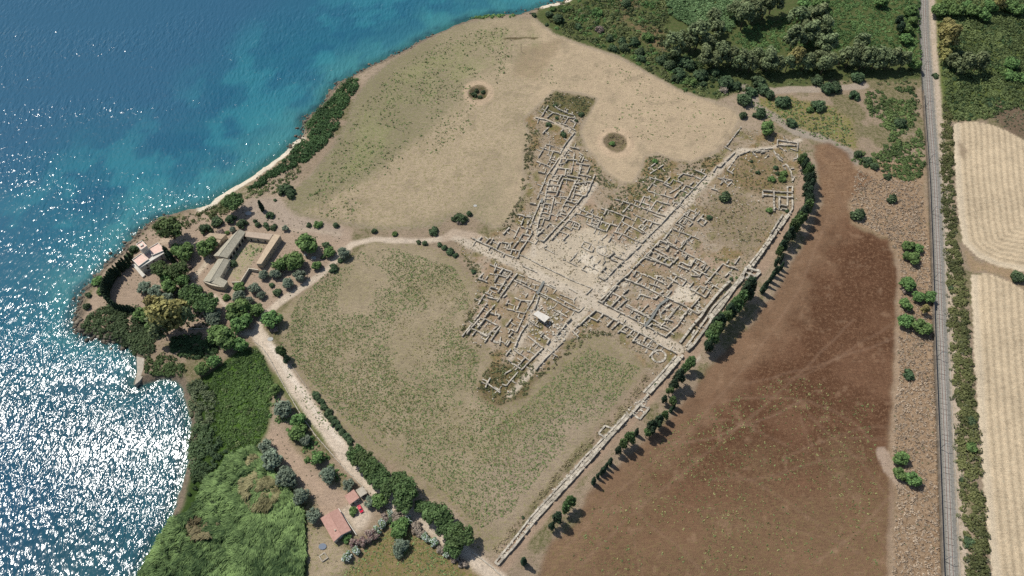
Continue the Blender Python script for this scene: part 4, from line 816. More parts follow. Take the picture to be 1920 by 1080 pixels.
thicket('scrub', THO, [(1250,120),(1400,120),(1560,125),(1720,130),(1720,160),(1560,158),(1440,160),(1340,185),(1290,160)], (.8, 2.2), .1, 26, .42, .4, 27, .7, 9)
thicket('scrub', THK, [(1240,100),(1330,110),(1370,150),(1340,180),(1290,160),(1250,130)], (1.2, 2.6), .1, 36, .44, .3, 28, .8, 9)
K4 = [(1622,172),(1680,165),(1716,162),(1733,300),(1726,332),(1690,342),(1650,330),(1600,302),(1606,286),(1650,290),(1662,250),(1625,205)]
thicket('scrub', leafmat('railway_scrub', rgb(52,68,26), rgb(112,132,52)), K4, (1.0, 2.6), .22, 34, .42, .38, 29, .7, 10)
thicket('scrub', THK, K4, (1.0, 2.2), .04, 34, .42, .45, 30, .7, 10)
thicket('scrub', THO, [(1400,190),(1480,185),(1560,200),(1600,240),(1600,280),(1540,262),(1490,240),(1440,225)], (.4, 1.2), .16, 12, .32, .42, 31, .6, 9)
K5 = [(1768,-40),(2050,-40),(2050,240),(1900,200),(1850,222),(1790,228),(1775,190),(1766,90)]
thicket('scrub', leafmat('east_scrub', rgb(56,74,30), rgb(118,136,60)), K5, (1.2, 3.0), .2, 36, .48, .1, 32, .7, 14)
thicket('scrub', THK, K5, (1.2, 2.8), .05, 36, .48, .42, 33, .7, 14)
thicket('scrub', THG, [(1840,210),(1900,200),(2000,240),(2000,285),(1920,255),(1880,238)], (.4, 1.1), .16, 10, .34, .3, 34)
thicket('hedgerow', leafmat('hedge_leaves', rgb(56,64,28), rgb(122,126,58)), [(1770,180),(1785,225),(1786,330),(1795,460),(1808,520),(1818,640),(1832,800),(1848,980),(1856,1110),(1818,1110),(1808,960),(1800,850),(1792,700),(1784,600),(1780,500),(1772,400),(1768,300)], (1.2, 2.3), .3, 36, .4, .2, 35, .85, 10)
thicket('hedgerow', THG, [(1770,180),(1785,225),(1786,330),(1795,460),(1808,520),(1818,640),(1832,800),(1848,980),(1856,1110),(1810,1110),(1800,960),(1792,850),(1784,700),(1778,600),(1774,500),(1768,400),(1764,300)], (.8, 1.7), .1, 18, .34, .42, 36, .8, 8)
TUS = leafmat('straw_tussocks', rgb(120,100,76), rgb(176,152,120), .1)
K9 = [(1605,315),(1640,335),(1725,335),(1744,500),(1756,800),(1762,1100),(1672,1100),(1682,930),(1674,850),(1688,600),(1690,520),(1684,480),(1665,445),(1610,420),(1595,385)]
thicket('tussock_grass', TUS, K9, (.45, 1.25), .4, 11, .3, .26, 37, .7, 7)
thicket('tussock_grass', THG, K9, (.3, .8), .04, 8, .24, .5, 38, .7, 7)
# gravelly meadow tufts
TG = leafmat('green_tufts', rgb(70,92,38), rgb(116,136,62), .15); TY = leafmat('yellow_tufts', rgb(96,98,42), rgb(138,134,66), .15)
dens = lambda lo, s, sd: (lambda x, y, g: fbm(x, y, s, sd) + g.normal(size=len(x)) * .05 > lo)
tufts('grass_tufts', TG, [(560,560),(650,475),(740,465),(850,500),(885,560),(860,620),(900,670),(890,740),(960,780),(1100,650),(1200,690),(1150,760),(1020,880),(960,960),(900,990),(840,930),(740,860),(640,780),(560,690),(535,620)], 30000, .28, 71, dens(.4, 30, 61), 4)
tufts('grass_tufts', TY, [(560,560),(650,475),(850,500),(885,560),(900,700),(980,790),(960,880),(740,840),(560,690)], 9000, .3, 72, dens(.5, 22, 63), 3)
tufts('grass_tufts', TG, [(560,400),(600,320),(660,220),(740,130),(860,60),(960,50),(960,120),(880,240),(760,340),(660,415)], 3600, .5, 73, dens(.5, 22, 64), 3)
tufts('grass_tufts', TG, [(1080,80),(1280,180),(1370,220),(1300,290),(1130,250),(1120,180),(1000,150)], 700, .45, 74, dens(.5, 22, 65), 3)
tufts('weed_tufts', TY, [(1060,1080),(1120,930),(1280,790),(1480,700),(1640,760),(1650,1080)], 3600, .34, 75, dens(.48, 30, 66), 4)
tufts('weed_tufts', TG, [(1060,1080),(1120,930),(1280,790),(1480,700),(1640,760),(1650,1080)], 1400, .32, 76, dens(.5, 30, 67), 4)
tufts('grass_tufts', TG, [(640,1080),(690,1020),(760,980),(800,1015),(870,1080)], 650, .34, 77, dens(.4, 8, 68), 4)
tufts('grass_tufts', TY, [(640,1080),(690,1020),(760,980),(800,1015),(870,1080)], 900, .3, 78, dens(.45, 8, 69), 4)
tufts('grass_tufts', TG, [(440,475),(485,452),(500,455),(470,500),(448,525)], 220, .4, 79, dens(.45, 6, 70), 4)
tufts('grass_tufts', TG, [(1385,185),(1560,200),(1600,260),(1540,262),(1440,225)], 700, .5, 80, dens(.45, 9, 72), 4)
tufts('grass_tufts', TG, [(520,640),(570,600),(560,700),(640,820),(600,800),(540,720)], 300, .4, 81, dens(.4, 9, 73), 3)
# giant reeds combed by the wind, and the rough marsh above them
def reeds(poly, n, L, seed, dark, light, focus, hmax=3.2, wd=.16, name='giant_reeds'):
    g = np.random.default_rng(seed); p = sample(poly, n, g); fx, fy = P(*focus)
    hump = hmax * (.25 + 1.1 * fbm(p[:, 0], p[:, 1], 7, seed, 4) ** 1.6) * sst(.3, 2, fbm(p[:, 0], p[:, 1], 5, seed + 2) * 3)
    z = H(p[:, 0], p[:, 1]) + hump
    b0 = math.radians(-140); a = b0 + ((np.arctan2(p[:, 1] - fy, p[:, 0] - fx) - b0 + math.pi) % (2 * math.pi) - math.pi) * .55 + (fbm(p[:, 0], p[:, 1], 11, seed + 5) - .5) * 3.2 + g.normal(size=len(p)) * .22
    dr = np.stack([np.cos(a), np.sin(a)], 1); l = L * (.6 + .7 * g.random(len(p))); sd_ = np.stack([-dr[:, 1], dr[:, 0]], 1)
    ts = [0, .45, .8, 1.0]; hs = [-.55, .05, .12, -.12]; ws = [.5, 1, .7, .1]; V = []
    for t_, h_, w__ in zip(ts, hs, ws):
        c = np.concatenate([p + dr * (l * (t_ - .3))[:, None], (z + l * h_)[:, None]], 1)
        o = np.concatenate([sd_ * wd * w__, g.normal(size=(len(p), 1)) * .05], 1) * (.7 + .8 * g.random((len(p), 1))); V += [c - o, c + o]
    V = np.stack(V, 1).reshape(-1, 3); k = np.arange(len(p))[:, None, None] * 8
    F = (k + np.array([[0, 2, 3, 1], [2, 4, 5, 3], [4, 6, 7, 5]])[None]).reshape(-1, 4)
    T = np.clip(fbm(p[:, 0], p[:, 1], 13, seed + 9) * 1.5 - .6 + .8 * (fbm(p[:, 0], p[:, 1], 3, seed + 11, 2) - .5) + .6 * g.random(len(p)), 0, 1)
    tag(obj(name, mesh(name, V, F, leafmat(name, dark, light, .3), np.repeat(T, 3))), kind='stuff')
    # dense growth underneath
    g2 = max(int(n * .16), 10); q = p[:g2]; idx = np.repeat(np.arange(g2), 4); c = np.stack([q[idx, 0], q[idx, 1], z[idx] - .7], 1) + g.normal(size=(len(idx), 3)) * (.5, .5, .25)
    Vq, Fq = quads(c, g.normal(size=c.shape) * .5 + (0, 0, 1), .5, g)
    tag(obj('reed_undergrowth', mesh('reed_undergrowth', Vq, Fq, THK, np.repeat(.2 + .4 * g.random(g2), 4))), kind='stuff')
R1_ = [(572,1110),(574,1010),(570,960),(545,925),(520,890),(500,862),(478,838),(455,850),(430,858),(420,880),(390,900),(372,950),(330,975),(302,1005),(285,1040),(262,1080),(255,1110)]
reeds(R1_, 42000, 3.4, 91, rgb(40,64,22), rgb(114,140,58), (500,925), 3.8, .2)
reeds([(455,880),(480,855),(510,880),(525,925),(505,960),(475,955),(455,920)], 3200, 3.2, 107, rgb(92,88,44), rgb(150,142,86), (500,925), 4.1, .16, 'dry_reeds')
reeds([(350,975),(385,965),(415,985),(410,1010),(370,1015)], 1500, 2.6, 108, rgb(92,82,44), rgb(138,128,78), (500,925), 4.0, .16, 'dry_reeds')
thicket('marsh_thicket', THK, [(358,860),(352,900),(338,950),(305,1005),(285,1040),(268,1085),(330,1085),(390,1020),(400,940),(390,880)], (1.0, 2.4), .14, 34, .38, .35, 92, .9, 9, .6)
thicket('marsh_thicket', leafmat('brown_thicket', rgb(66,60,34), rgb(120,112,62)), [(350,985),(372,970),(405,980),(410,1000),(380,1020),(352,1010)], (1.0, 2), .2, 30, .36, .2, 93, .9, 9, 1.4)
thicket('marsh_thicket', leafmat('pale_tamarisk', rgb(56,72,42), rgb(126,140,88)), [(348,725),(372,715),(395,725),(410,760),(400,790),(372,800),(358,780)], (1.2, 2.6), .28, 40, .34, 0, 94, .9, 9, .3)
thicket('marsh_thicket', leafmat('shore_tamarisk', rgb(44,62,34), rgb(106,126,66)), [(358,800),(385,795),(412,812),(425,850),(410,875),(375,900),(350,880)], (1.2, 2.6), .28, 40, .36, 0, 95, .9, 9, .3)
thicket('marsh_grass', leafmat('marsh_grass', rgb(50,78,24), rgb(100,134,44), .3), [(400,700),(420,682),(455,657),(484,656),(498,680),(512,720),(505,760),(500,800),(478,838),(430,858),(412,812),(412,760),(395,725)], (.5, 1.4), .9, 22, .3, 0, 96, .7, 12)
thicket('marsh_thicket', THK, [(430,690),(470,660),(500,690),(512,720),(505,780),(480,770),(470,720)], (.8, 1.8), .1, 30, .34, .35, 97, .8, 8)
thicket('marsh_thicket', THO, [(400,700),(455,657),(484,656),(512,720),(500,800),(478,838),(430,858),(412,812)], (.7, 1.6), .05, 26, .32, .48, 106, .9, 8)
thicket('marsh_thicket', THB, [(505,735),(530,750),(560,790),(590,820),(600,850),(585,865),(560,830),(530,800),(505,790)], (.8, 1.8), .14, 26, .34, .2, 98, .8, 8)
thicket('verge_thicket', THB, [(585,830),(600,835),(640,878),(650,895),(630,900),(600,860)], (.6, 1.3), .25, 20, .3, .1, 99, .8, 8)
PROM = [(165,600),(200,500),(260,440),(400,392),(470,375),(560,412),(640,440),(600,515),(540,560),(470,605),(400,640),(300,640)]
thicket('dry_weeds', DRY, PROM, (.2, .55), .08, 6, .2, .46, 101, .5, 6)
thicket('dry_weeds', THG, PROM, (.25, .7), .035, 8, .22, .5, 102, .6, 6)
thicket('undergrowth', THK, [(335,495),(360,520),(385,560),(400,610),(350,620),(300,600),(270,600),(290,575),(310,545),(320,510)], (.6, 1.5), .14, 20, .32, .35, 103, .8, 7)
thicket('undergrowth', THO, [(265,425),(300,408),(390,392),(440,392),(420,405),(330,430),(280,445),(240,490),(225,500)], (.4, 1.2), .14, 12, .28, .42, 104, .7, 7)
thicket('dry_weeds', THG, [(500,790),(560,850),(600,900),(600,980),(640,1070),(580,1080),(570,960),(540,900),(500,840)], (.2, .6), .08, 7, .2, .45, 105, .6, 6)
# ---------------------------------------------------------------- trees and bushes, one by one
grove('by the shore left of the farm', [('pine',314,427,25),('pine',437,377,18),('bush',407,414,12),('bush',384,429,14),('bush',250,468,10),('lushbush',184,527,13),('lushbush',190,545,9),('bush',162,574,9),('bush',164,554,7),('bush',239,499,6),('bush',240,480,8)], 'v')
grove('behind the long farm wing', [('bush',432,411,12),('bush',453,420,12),('drybush',412,436,9),('lushbush',426,436,5),('olive',436,430,6)], 'u')
grove('between the tower house and the farm', [('lush',389,461,19),('lush',348,471,17),('lush',331,468,12),('pine',300,502,15),('pine',334,504,17),('lush',312,515,12),('lush',339,524,14),('olive',270,540,12),('olive',292,546,13),('lush',317,538,15),('olive',314,560,13),('pine',359,552,22),('pine',387,568,21),('olive',398,590,16),('drybush',352,500,8),('olive',368,543,12)], 'v')
grove('on the promontory', [('euy',320,592,28),('euy',287,572,16),('euc',345,596,22),('lush',268,590,16),('lush',285,612,15),('euc',300,610,20)], 'u')
grove('at the path fork below the farm', [('lush',445,582,22),('lush',453,604,18),('lush',478,582,14),('lush',509,597,17),('lush',423,635,22),('lush',407,626,17),('lush',448,646,15),('lush',378,691,13),('lush',402,676,13),('olive',402,600,13),('drybush',515,618,9)], 'v')
grove('in the curved row round the tower-house garden', [('cyp',248,488,8),('cyp',243,494,8),('cyp',238,500,9),('cyp',234,504,9),('cyp',228,509,9),('cyp',225,517,9),('cyp',219,519,9),('cyp',213,527,9.5),('cyp',209,536,10),('cyp',205,545,10),('cyp',203,553,10),('cyp',204,563,10),('cyp',209,571,9),('cyp',217,577,8),('cyp',227,581,7),('cyp',239,583,6.5),('cyp',250,585,6.5),('cyp',232,508,9),('cyp',222,514,9),('cyp',216,522,9.5),('cyp',211,531,9.5),('cyp',207,540,10),('cyp',204,549,10),('cyp',203,558,10),('cyp',206,567,9),('cyp',213,574,8),('cyp',222,579,7),('cyp',233,582,6.5),('cyp',245,583,6.5),('cyp',255,586,6.5)], 'v')
grove('behind the tower house', [('cyp',321,487,13),('cyp',327,492,12)], 'u')
grove('on the bare ground above the farm', [('cyp',493,395,10),('bush',506,403,9),('bush',484,420,7),('bush',498,421,6),('bush',513,425,7),('bush',478,414,5),('bush',502,428,5),('olive',535,428,6),('bush',536,354,14),('bush',547,366,9),('bush',516,375,3.5),('bush',578,421,6),('lushbush',596,420,9),('bush',630,422,7),('bush',702,434,7),('lushbush',740,438,6),('bush',545,362,10)], 'u')
grove('in the farm orchard', [('lush',577,458,20),('lush',550,489,18),('lush',524,498,14),('olive',494,515,9),('olive',516,513,10),('olive',561,517,12),('olive',540,531,11),('bush',520,549,9),('bush',509,535,6),('olive',476,541,11),('olive',490,553,8),('lush',448,538,11),('olive',448,556,12),('olive',467,563,8),('lushbush',424,557,8),('bush',437,493,8),('bush',610,459,8),('lush',617,472,10),('olive',644,474,12),('bush',638,487,6),('bush',606,483,6),('lush',593,498,9),('bush',625,502,10),('olive',590,466,5)], 'u')
grove('beside the footpath to the dig', [('bush',813,432,10),('bush',863,408,12),('bush',880,400,7),('bush',851,410,7),('bush',833,463,7),('bush',843,470,9),('bush',823,458,6),('bush',797,456,6),('bush',785,454,5),('bush',854,478,6),('bush',886,509,6),('drybush',862,415,7)], 'u')
grove('at the bend of the dirt road', [('jun',527,660,11),('jun',538,673,8)], 'u')
grove('in the clipped row along the dirt road', [('bush',591,739,8),('bush',597,746,7),('bush',602,753,8),('bush',608,763,8),('bush',615,774,9),('bush',621,784,8),('bush',628,793,9),('bush',634,801,8),('bush',641,808,8),('bush',648,817,8),('bush',656,827,8)], 'v')
grove('between the marsh and the dirt road', [('olive',531,767,17),('lush',515,731,11),('lush',558,788,14),('lush',558,810,15),('olive',571,824,11),('lush',596,861,13),('olive',615,891,16),('olive',654,909,12),('olive',499,837,14),('olive',510,862,19),('olive',537,895,20),('olive',564,931,16),('olive',587,966,14),('lushbush',575,862,6)], 'v')
grove('round the pink-roofed house', [('lushbush',662,958,10),('olive',694,941,11),('lush',711,938,14),('lushbush',651,1008,10),('lush',747,993,16),('lush',757,978,12),('olive',751,1024,14),('olive',748,1038,9)], 'v')
grove('in the row of pines above the pink-roofed house', [('pine',667,851,18),('pine',680,862,19),('pine',694,878,21),('pine',706,890,19),('pine',720,901,20),('pine',735,912,20),('pine',748,902,19),('pine',760,920,23),('pine',757,940,18)], 'u')
grove('in the lower row of pines along the road', [('pine',788,949,12),('pine',806,958,17),('pine',820,966,22),('pine',834,984,19),('pine',848,998,20),('pine',864,1004,24),('pine',850,1026,18)], 'u')
grove('in the hedge beside the farmyard', [('white',649,1044,12),('white',668,1032,10),('mauve',664,1018,10),('mauve',682,1014,12),('mauve',695,1003,14),('white',706,993,11),('white',716,983,10),('drybush',722,969,10),('white',731,963,8),('drybush',744,967,12),('white',764,975,11),('drybush',780,990,12),('drybush',788,999,10),('white',798,1007,10),('white',812,1016,10),('drybush',828,1030,9),('white',836,1040,7),('drybush',851,1044,11),('drybush',869,1058,10),('bush',730,975,8)], 'u')
# along the town wall
grove('in the upper row between the town wall and the brown field', [('jun',1505,300,9),('jun',1510,310,10),('jun',1517,321,11),('jun',1518,335,11),('jun',1517,349,10),('jun',1516,362,10),('jun',1517,375,10),('jun',1514,388,11),('jun',1506,400,12),('jun',1498,413,12),('jun',1490,425,11),('jun',1483,438,10),('jun',1476,449,9),('jun',1468,461,9),('jun',1462,472,8)], 'v', tall=1.35)
grove('in the upper row between the town wall and the brown field', [('cyp',1461,493,9),('cyp',1453,498,9),('cyp',1457,512,8),('cyp',1463,506,8),('cyp',1449,518,10),('cyp',1443,528,10),('cyp',1437,536,9),('cyp',1428,549,12)], 'v')
grove('in the dense bank of trees right of the town wall', [('jun',1407,535,14),('jun',1400,548,14),('jun',1390,560,13),('jun',1380,572,13),('jun',1370,583,13),('jun',1360,595,13),('jun',1350,607,14),('jun',1342,621,15),('jun',1333,634,14),('jun',1328,648,11)], 'v', tall=1.35)
grove('below the street end beside the town wall', [('jun',1296,680,10),('jun',1285,690,8),('jun',1273,706,13),('jun',1264,722,10),('jun',1256,734,8),('jun',1262,752,8),('jun',1246,748,7)], 'v', tall=1.4)
grove('in the middle row along the brown field', [('cyp',1262,766,6),('cyp',1257,772,6),('jun',1247,779,8),('jun',1237,789,10),('jun',1224,800,11),('jun',1213,812,8),('cyp',1192,815,8),('jun',1181,822,11),('jun',1170,832,10),('jun',1160,844,8)], 'v', tall=1.4)
grove('in the lower row along the brown field', [('cyp',1143,870,8),('cyp',1136,877,7),('cyp',1131,885,8),('cyp',1126,890,7),('cyp',1120,896,7),('cyp',1112,907,9),('jun',1070,940,11),('jun',1060,952,10),('jun',1046,970,12),('jun',1034,986,8),('cyp',982,1057,10)], 'v', tall=1.4)
# scattered in the dig and the strip by the railway
grove('growing among the ruins', [('bush',1090,214,6),('bush',1082,226,4),('bush',1029,233,6),('bush',1057,252,7),('bush',1044,221,4),('bush',1041,197,4),('bush',1358,367,13),('bush',1421,323,5),('bush',1455,314,6),('bush',1458,324,5),('lushbush',1470,325,8),('lushbush',1467,335,8),('lushbush',1448,336,7),('lushbush',1443,394,7),('bush',1476,395,5),('bush',1330,408,6),('bush',1409,302,4),('bush',1372,543-20,5),('lushbush',1148,269,6),('lushbush',1228,302,6),('bush',1230,722,4),('bush',980,970,4)], 'v')
grove('in the overgrown pit of the dry field', [('bush',888,178,7),('bush',900,182,6),('bush',893,170,5),('bush',906,172,5)], 'u')
grove('on the dry strip left of the railway', [('bush',1671,371,12),('bush',1608,400,16),('lush',1704,460,11),('lush',1722,465,9),('lush',1715,485,12),('lush',1699,479,8),('lush',1703,532,14),('drybush',1697,545,8),('lush',1722,556,11),('lush',1743,555,12),('lush',1700,571,11),('euy',1734,580,8),('lush',1698,600,14),('lush',1728,613,16),('bush',1704,701,12),('lush',1689,860,14),('lush',1687,888,12),('lush',1711,898,15)], 'v')
grove('on the grey clearing right of the dry field', [('bush',1396,188,16),('bush',1395,217,10),('bush',1425,212,14),('lush',1439,241,14),('bush',1446,178,12),('bush',1469,190,16),('bush',1484,229,11),('bush',1533,197,15),('lushbush',1519,205,8),('bush',1555,166,15),('bush',1533,149,13),('bush',1566,163,14),('bush',1602,178,12),('bush',1609,145,14),('bush',1689,230,13),('bush',1610,290,10),('bush',1625,300,10),('bush',1640,312,9),('bush',1665,330,8)], 'u')
grove('along the upper right edge of the dry field', [('bush',1422,152,16),('bush',1430,165,14),('bush',1365,156,18),('drybush',1358,166,10),('bush',1408,171,12),('bush',1380,160,12),('bush',1314,140,16),('bush',1343,137,11),('bush',1319,159,8),('bush',1273,137,14),('lushbush',1295,152,11),('bush',1256,120,13),('bush',1288,118,17),('bush',1242,111,13),('bush',1266,147,10)], 'u')
grove('near the top beach', [('bush',1000,28,6),('bush',1029,27,8),('bush',1048,35,13),('bush',1084,49,8),('lushbush',1036,16,7),('lushbush',1053,14,7),('lushbush',1062,16,7),('bush',1025,46,4)], 'u')
grove('in the scrub above the dry field', [('bush',1143,70,9),('bush',1165,76,10),('bush',1189,78,12),('bush',1171,89,11),('bush',1199,96,11),('bush',1203,109,9),('bush',1150,90,9),('lushbush',1120,22,11),('bush',1175,5,11),('lushbush',1215,68,13),('drybush',1125,55,9)], 'u')
grove('in the wood at the top of the picture', [('euc',1263,84,15),('euc',1275,72,13),('euc',1309,66,17),('euc',1296,80,14),('euc',1338,36,16),('euc',1345,55,14),('euc',1328,82,15),('euc',1324,104,14),('euc',1340,112,13),('euc',1352,101,15),('euc',1374,106,14),('euc',1385,118,12),('euc',1396,112,14),('euc',1408,120,12),('euc',1420,105,14),('euc',1432,120,12),('euc',1444,112,14),('euc',1461,120,13),('euc',1478,118,13),('euy',1494,108,15),('euc',1508,120,12),('euc',1516,115,13),('euc',1535,110,14),('euc',1545,122,12),('euc',1555,116,14),('euc',1377,18,16),('euc',1396,30,17),('euc',1415,22,16),('euc',1405,8,15),('euc',1436,12,15),('euc',1450,2,15)], 'u')
grove('in the grove left of the railway', [('euc',1497,34,15),('euc',1516,28,15),('euc',1535,32,15),('euc',1507,53,15),('euc',1490,70,14),('euc',1521,62,15),('euc',1545,50,14),('euc',1535,78,14),('euc',1555,84,14),('euc',1579,107,14),('euc',1594,108,13),('euc',1607,101,14),('euc',1620,112,13),('euc',1629,108,14),('euc',1642,112,13),('euc',1654,107,14),('euc',1666,114,13),('euc',1676,110,14),('euc',1695,113,13),('euc',1617,78,13),('lush',1714,120,12),('lush',1700,72,11),('lush',1708,19,12),('lush',1712,40,10),('lush',1704,55,10),('jun',1686,38,9),('jun',1690,52,9),('lush',1654,3,12),('lush',1540,3,13),('lush',1510,8,12)], 'u')
grove('right of the railway near the top edge', [('euy',1774,53,13),('euy',1781,70,14),('euy',1766,88,13),('euy',1772,104,12),('euc',1787,114,13),('euc',1812,120,13),('euc',1837,116,13),('euc',1800,126,12),('lush',1762,18,14),('lush',1780,10,13),('lush',1795,20,14),('lush',1812,12,12),('lush',1827,20,14),('lush',1845,28,13),('lush',1856,12,13),('euy',1875,6,12),('lush',1890,8,14),('lush',1905,16,14),('lush',1897,118,13),('lushbush',1893,140,14),('lushbush',1912,144,14),('lushbush',1881,134,12),('bush',1804,102,9),('bush',1755,190-48,7),('bush',1856,196,7)], 'u')
grove('in the hedgerow along the stubble', [('lushbush',1822,839,12),('bush',1822,790,10),('bush',1816,1015,11),('bush',1803,900,6),('bush',1784,540,6),('bush',1908,520,14)], 'v')
# ---------------------------------------------------------------- buildings
WALLM = surf('aged_plaster', rgb(150,140,120), rgb(204,194,172), .8, .95, .3, .5)
WHITE = surf('white_plaster', rgb(172,166,154), rgb(218,212,198), .6, .9, .1, .4)
GREYR = ribbed('grey_weathered_tiles', rgb(128,122,104), rgb(182,174,154), math.radians(55), .45)
TANR = ribbed('tan_tiles', rgb(148,130,108), rgb(194,174,146), math.radians(55), .45)
PINKR = ribbed('pink_tiles', rgb(150,112,98), rgb(192,154,138), math.radians(-55), .4)
PINKF = surf('pink_roof_terrace', rgb(196,164,148), rgb(224,196,180), .5, .9, .1, .3)
DECK = plain('grey_deck', rgb(122,122,114), .9)
CONC = surf('concrete', rgb(132,124,110), rgb(184,174,156), .7, .95, .2, .4)
DARK = plain('dark_opening', rgb(34,34,36), .4); GLASS = plain('window_glass', rgb(60,72,80), .15)
SHEET = ribbed('corrugated_sheet', rgb(176,170,158), rgb(214,208,194), math.radians(-32), .5, .6)
STEEL = plain('galvanised_steel', rgb(140,144,146), .45, .6); BLUE = plain('blue_tarpaulin', rgb(104,112,122), .8)
RED = plain('red_car_paint', rgb(196,30,56), .25); RUB = plain('tyre_rubber', rgb(26,26,28), .8); RUST = plain('rusty_rail', rgb(116,78,66), .6, .3)
CUTW = surf('cutting_wall', rgb(92,84,74), rgb(136,124,108), .8, .95, .3, .5)
def W3(c, pts, z): return [(*P(*crop(c, [p])[0], z), z) for p in pts]
def slab(poly3, th, m, name, parent):
    b = MB(); b.poly([(p[0], p[1]) for p in poly3], [p[2] - th for p in poly3], [p[2] for p in poly3], random.random()); return b.build(name, m, parent)
def body(poly2, z1, m, name, parent, z0=-.5):
    return MB().poly(poly2, z0, z1, random.random()).build(name, m, parent)
def inset(poly, d):
    c = np.mean(poly, 0); r = []
    for p in poly:
        v = np.array(p) - c; l = np.linalg.norm(v); r.append(tuple(c + v * max(l - d, .1) / l))
    return r
def opening(a, b, t, w_, z0, z1, parent, nm='window', deep=.12):
    """an opening let into the wall face a-b (2-D points, outside on the right hand); reveals, frame and pane"""
    ax, ay = a; bx, by = b; L = math.hypot(bx - ax, by - ay); dx, dy = (bx - ax) / L, (by - ay) / L; nx_, ny_ = dy, -dx; an = math.atan2(dy, dx)
    cx, cy = ax + dx * L * t + nx_ * .03, ay + dy * L * t + ny_ * .03
    f = MB(); f.box((cx - dx * w_ / 2, cy - dy * w_ / 2, z0), (.12, .16, z1 - z0), an, .9); f.box((cx + dx * w_ / 2, cy + dy * w_ / 2, z0), (.12, .16, z1 - z0), an, .9); f.box((cx, cy, z1), (w_ + .24, .18, .12), an, .9); f.box((cx, cy, z0 - .1), (w_ + .3, .24, .1), an, .9)
    fo = f.build(nm, WALLM, parent); MB().box((cx - nx_ * .0, cy - ny_ * .0, z0), (w_ - .12, .08, z1 - z0), an).build('pane' if nm == 'window' else 'leaf', DARK, fo)
C1_ = (120,360,3.6)
def gable(name, lb, crp, e1, e2, ridge, ze, zr, roofm, wallm, wins=(), zb=-.5, cat='building'):
    """e1, e2: the two eave lines (each two photo points), ridge: two photo points"""
    E1_, E2_, R_ = W3(crp, e1, ze), W3(crp, e2, ze), W3(crp, ridge, zr)
    e = empty(name); tag(e, lb, cat)
    foot = inset([p[:2] for p in (E1_[0], R_[0], E2_[0], E2_[1], R_[1], E1_[1])], .35)
    hz = [ze - .15, zr - .15, ze - .15, ze - .15, zr - .15, ze - .15]
    body(foot, hz, wallm, 'wall', e, zb)
    slab([E1_[0], R_[0], R_[1], E1_[1]], .16, roofm, 'roof_slope', e); slab([R_[0], E2_[0], E2_[1], R_[1]], .16, roofm, 'roof_slope', e)
    b = MB(); b.rod(R_[0], R_[1], .14); b.build('ridge_tiles', roofm, e)
    a = foot
    for side, ts, w_, z0, z1, nm in wins:
        p, q = (a[2], a[3]) if side == 'e2' else (a[5], a[0]) if side == 'e1' else (a[0], a[2]) if side == 'g0' else (a[3], a[5])
        cen = np.mean(a, 0); mid = (np.array(p) + np.array(q)) / 2; d_ = np.array(q) - np.array(p); nr = np.array([d_[1], -d_[0]])
        if np.dot(nr, mid - cen) < 0: p, q = q, p
        if side in ('g0', 'g1'): pass
        for t_ in ts: opening(p, q, t_, w_, z0, z1, e, nm)
    return e
def mono(name, lb, crp, pts, zs, roofm, wallm, cat='building', wins=(), th=.16):
    """one roof plane: four photo points each with its height"""
    R4 = [(*P(*crop(crp, [p])[0], z), z) for p, z in zip(pts, zs)]; e = empty(name); tag(e, lb, cat)
    ft = inset([p[:2] for p in R4], .3); body(ft, [z - th for z in zs], wallm, 'wall', e); slab(R4, th, roofm, 'roof', e)
    for k, ts, w_, z0, z1, nm in wins:
        p, q = ft[k], ft[(k + 1) % 4]; cen = np.mean(ft, 0); mid = (np.array(p) + np.array(q)) / 2; d_ = np.array(q) - np.array(p)
        if np.dot([d_[1], -d_[0]], mid - cen) < 0: p, q = q, p
        for t_ in ts: opening(p, q, t_, w_, z0, z1, e, nm)
    return e
gw = gable('farm_wing', 'long grey-roofed farm wing with two slopes along the left of the courtyard', C1_, [(1140,288),(1008,430)], [(1226,270),(1102,445)], [(1183,250),(1044,432)], 4.2, 5.6, GREYR, WALLM, [('e2', (.12,.28,.44,.6,.76,.9), 2.2, .1, 2.9, 'door')])
mono('farm_wing', 'brownish-roofed farm wing across the top of the courtyard', C1_, [(1228,266),(1412,283),(1388,322),(1222,300)], [4.6, 4.6, 3.6, 3.6], ribbed('brown_tiles', rgb(152,134,114), rgb(200,180,158), math.radians(80), .45), WALLM, wins=[(2, (.2,.5,.8), 1.2, .1, 2.3, 'door')])
mono('farm_wing', 'tan-roofed long narrow farm wing on the right of the courtyard', C1_, [(1415,284),(1462,290),(1332,484),(1296,484)], [4.0, 4.8, 4.8, 4.0], TANR, WALLM, wins=[(1, (.2,.4,.6,.8), .9, 1.6, 2.6, 'window')])
gable('farm_wing', 'grey-roofed lower-left farm wing with a rounded dark front', C1_, [(1040,452),(938,600)], [(1120,458),(1052,578)], [(1080,448),(985,606)], 4.0, 5.2, GREYR, WALLM, [('e2', (.3,.7), 1.0, 1.2, 2.2, 'window')])
me_ = mono('farm_wing', 'short grey hipped arm at the foot of the lower-left farm wing', C1_, [(1046,572),(1104,602),(1078,642),(985,608)], [4.6, 4.0, 4.0, 4.6], GREYR, WALLM)
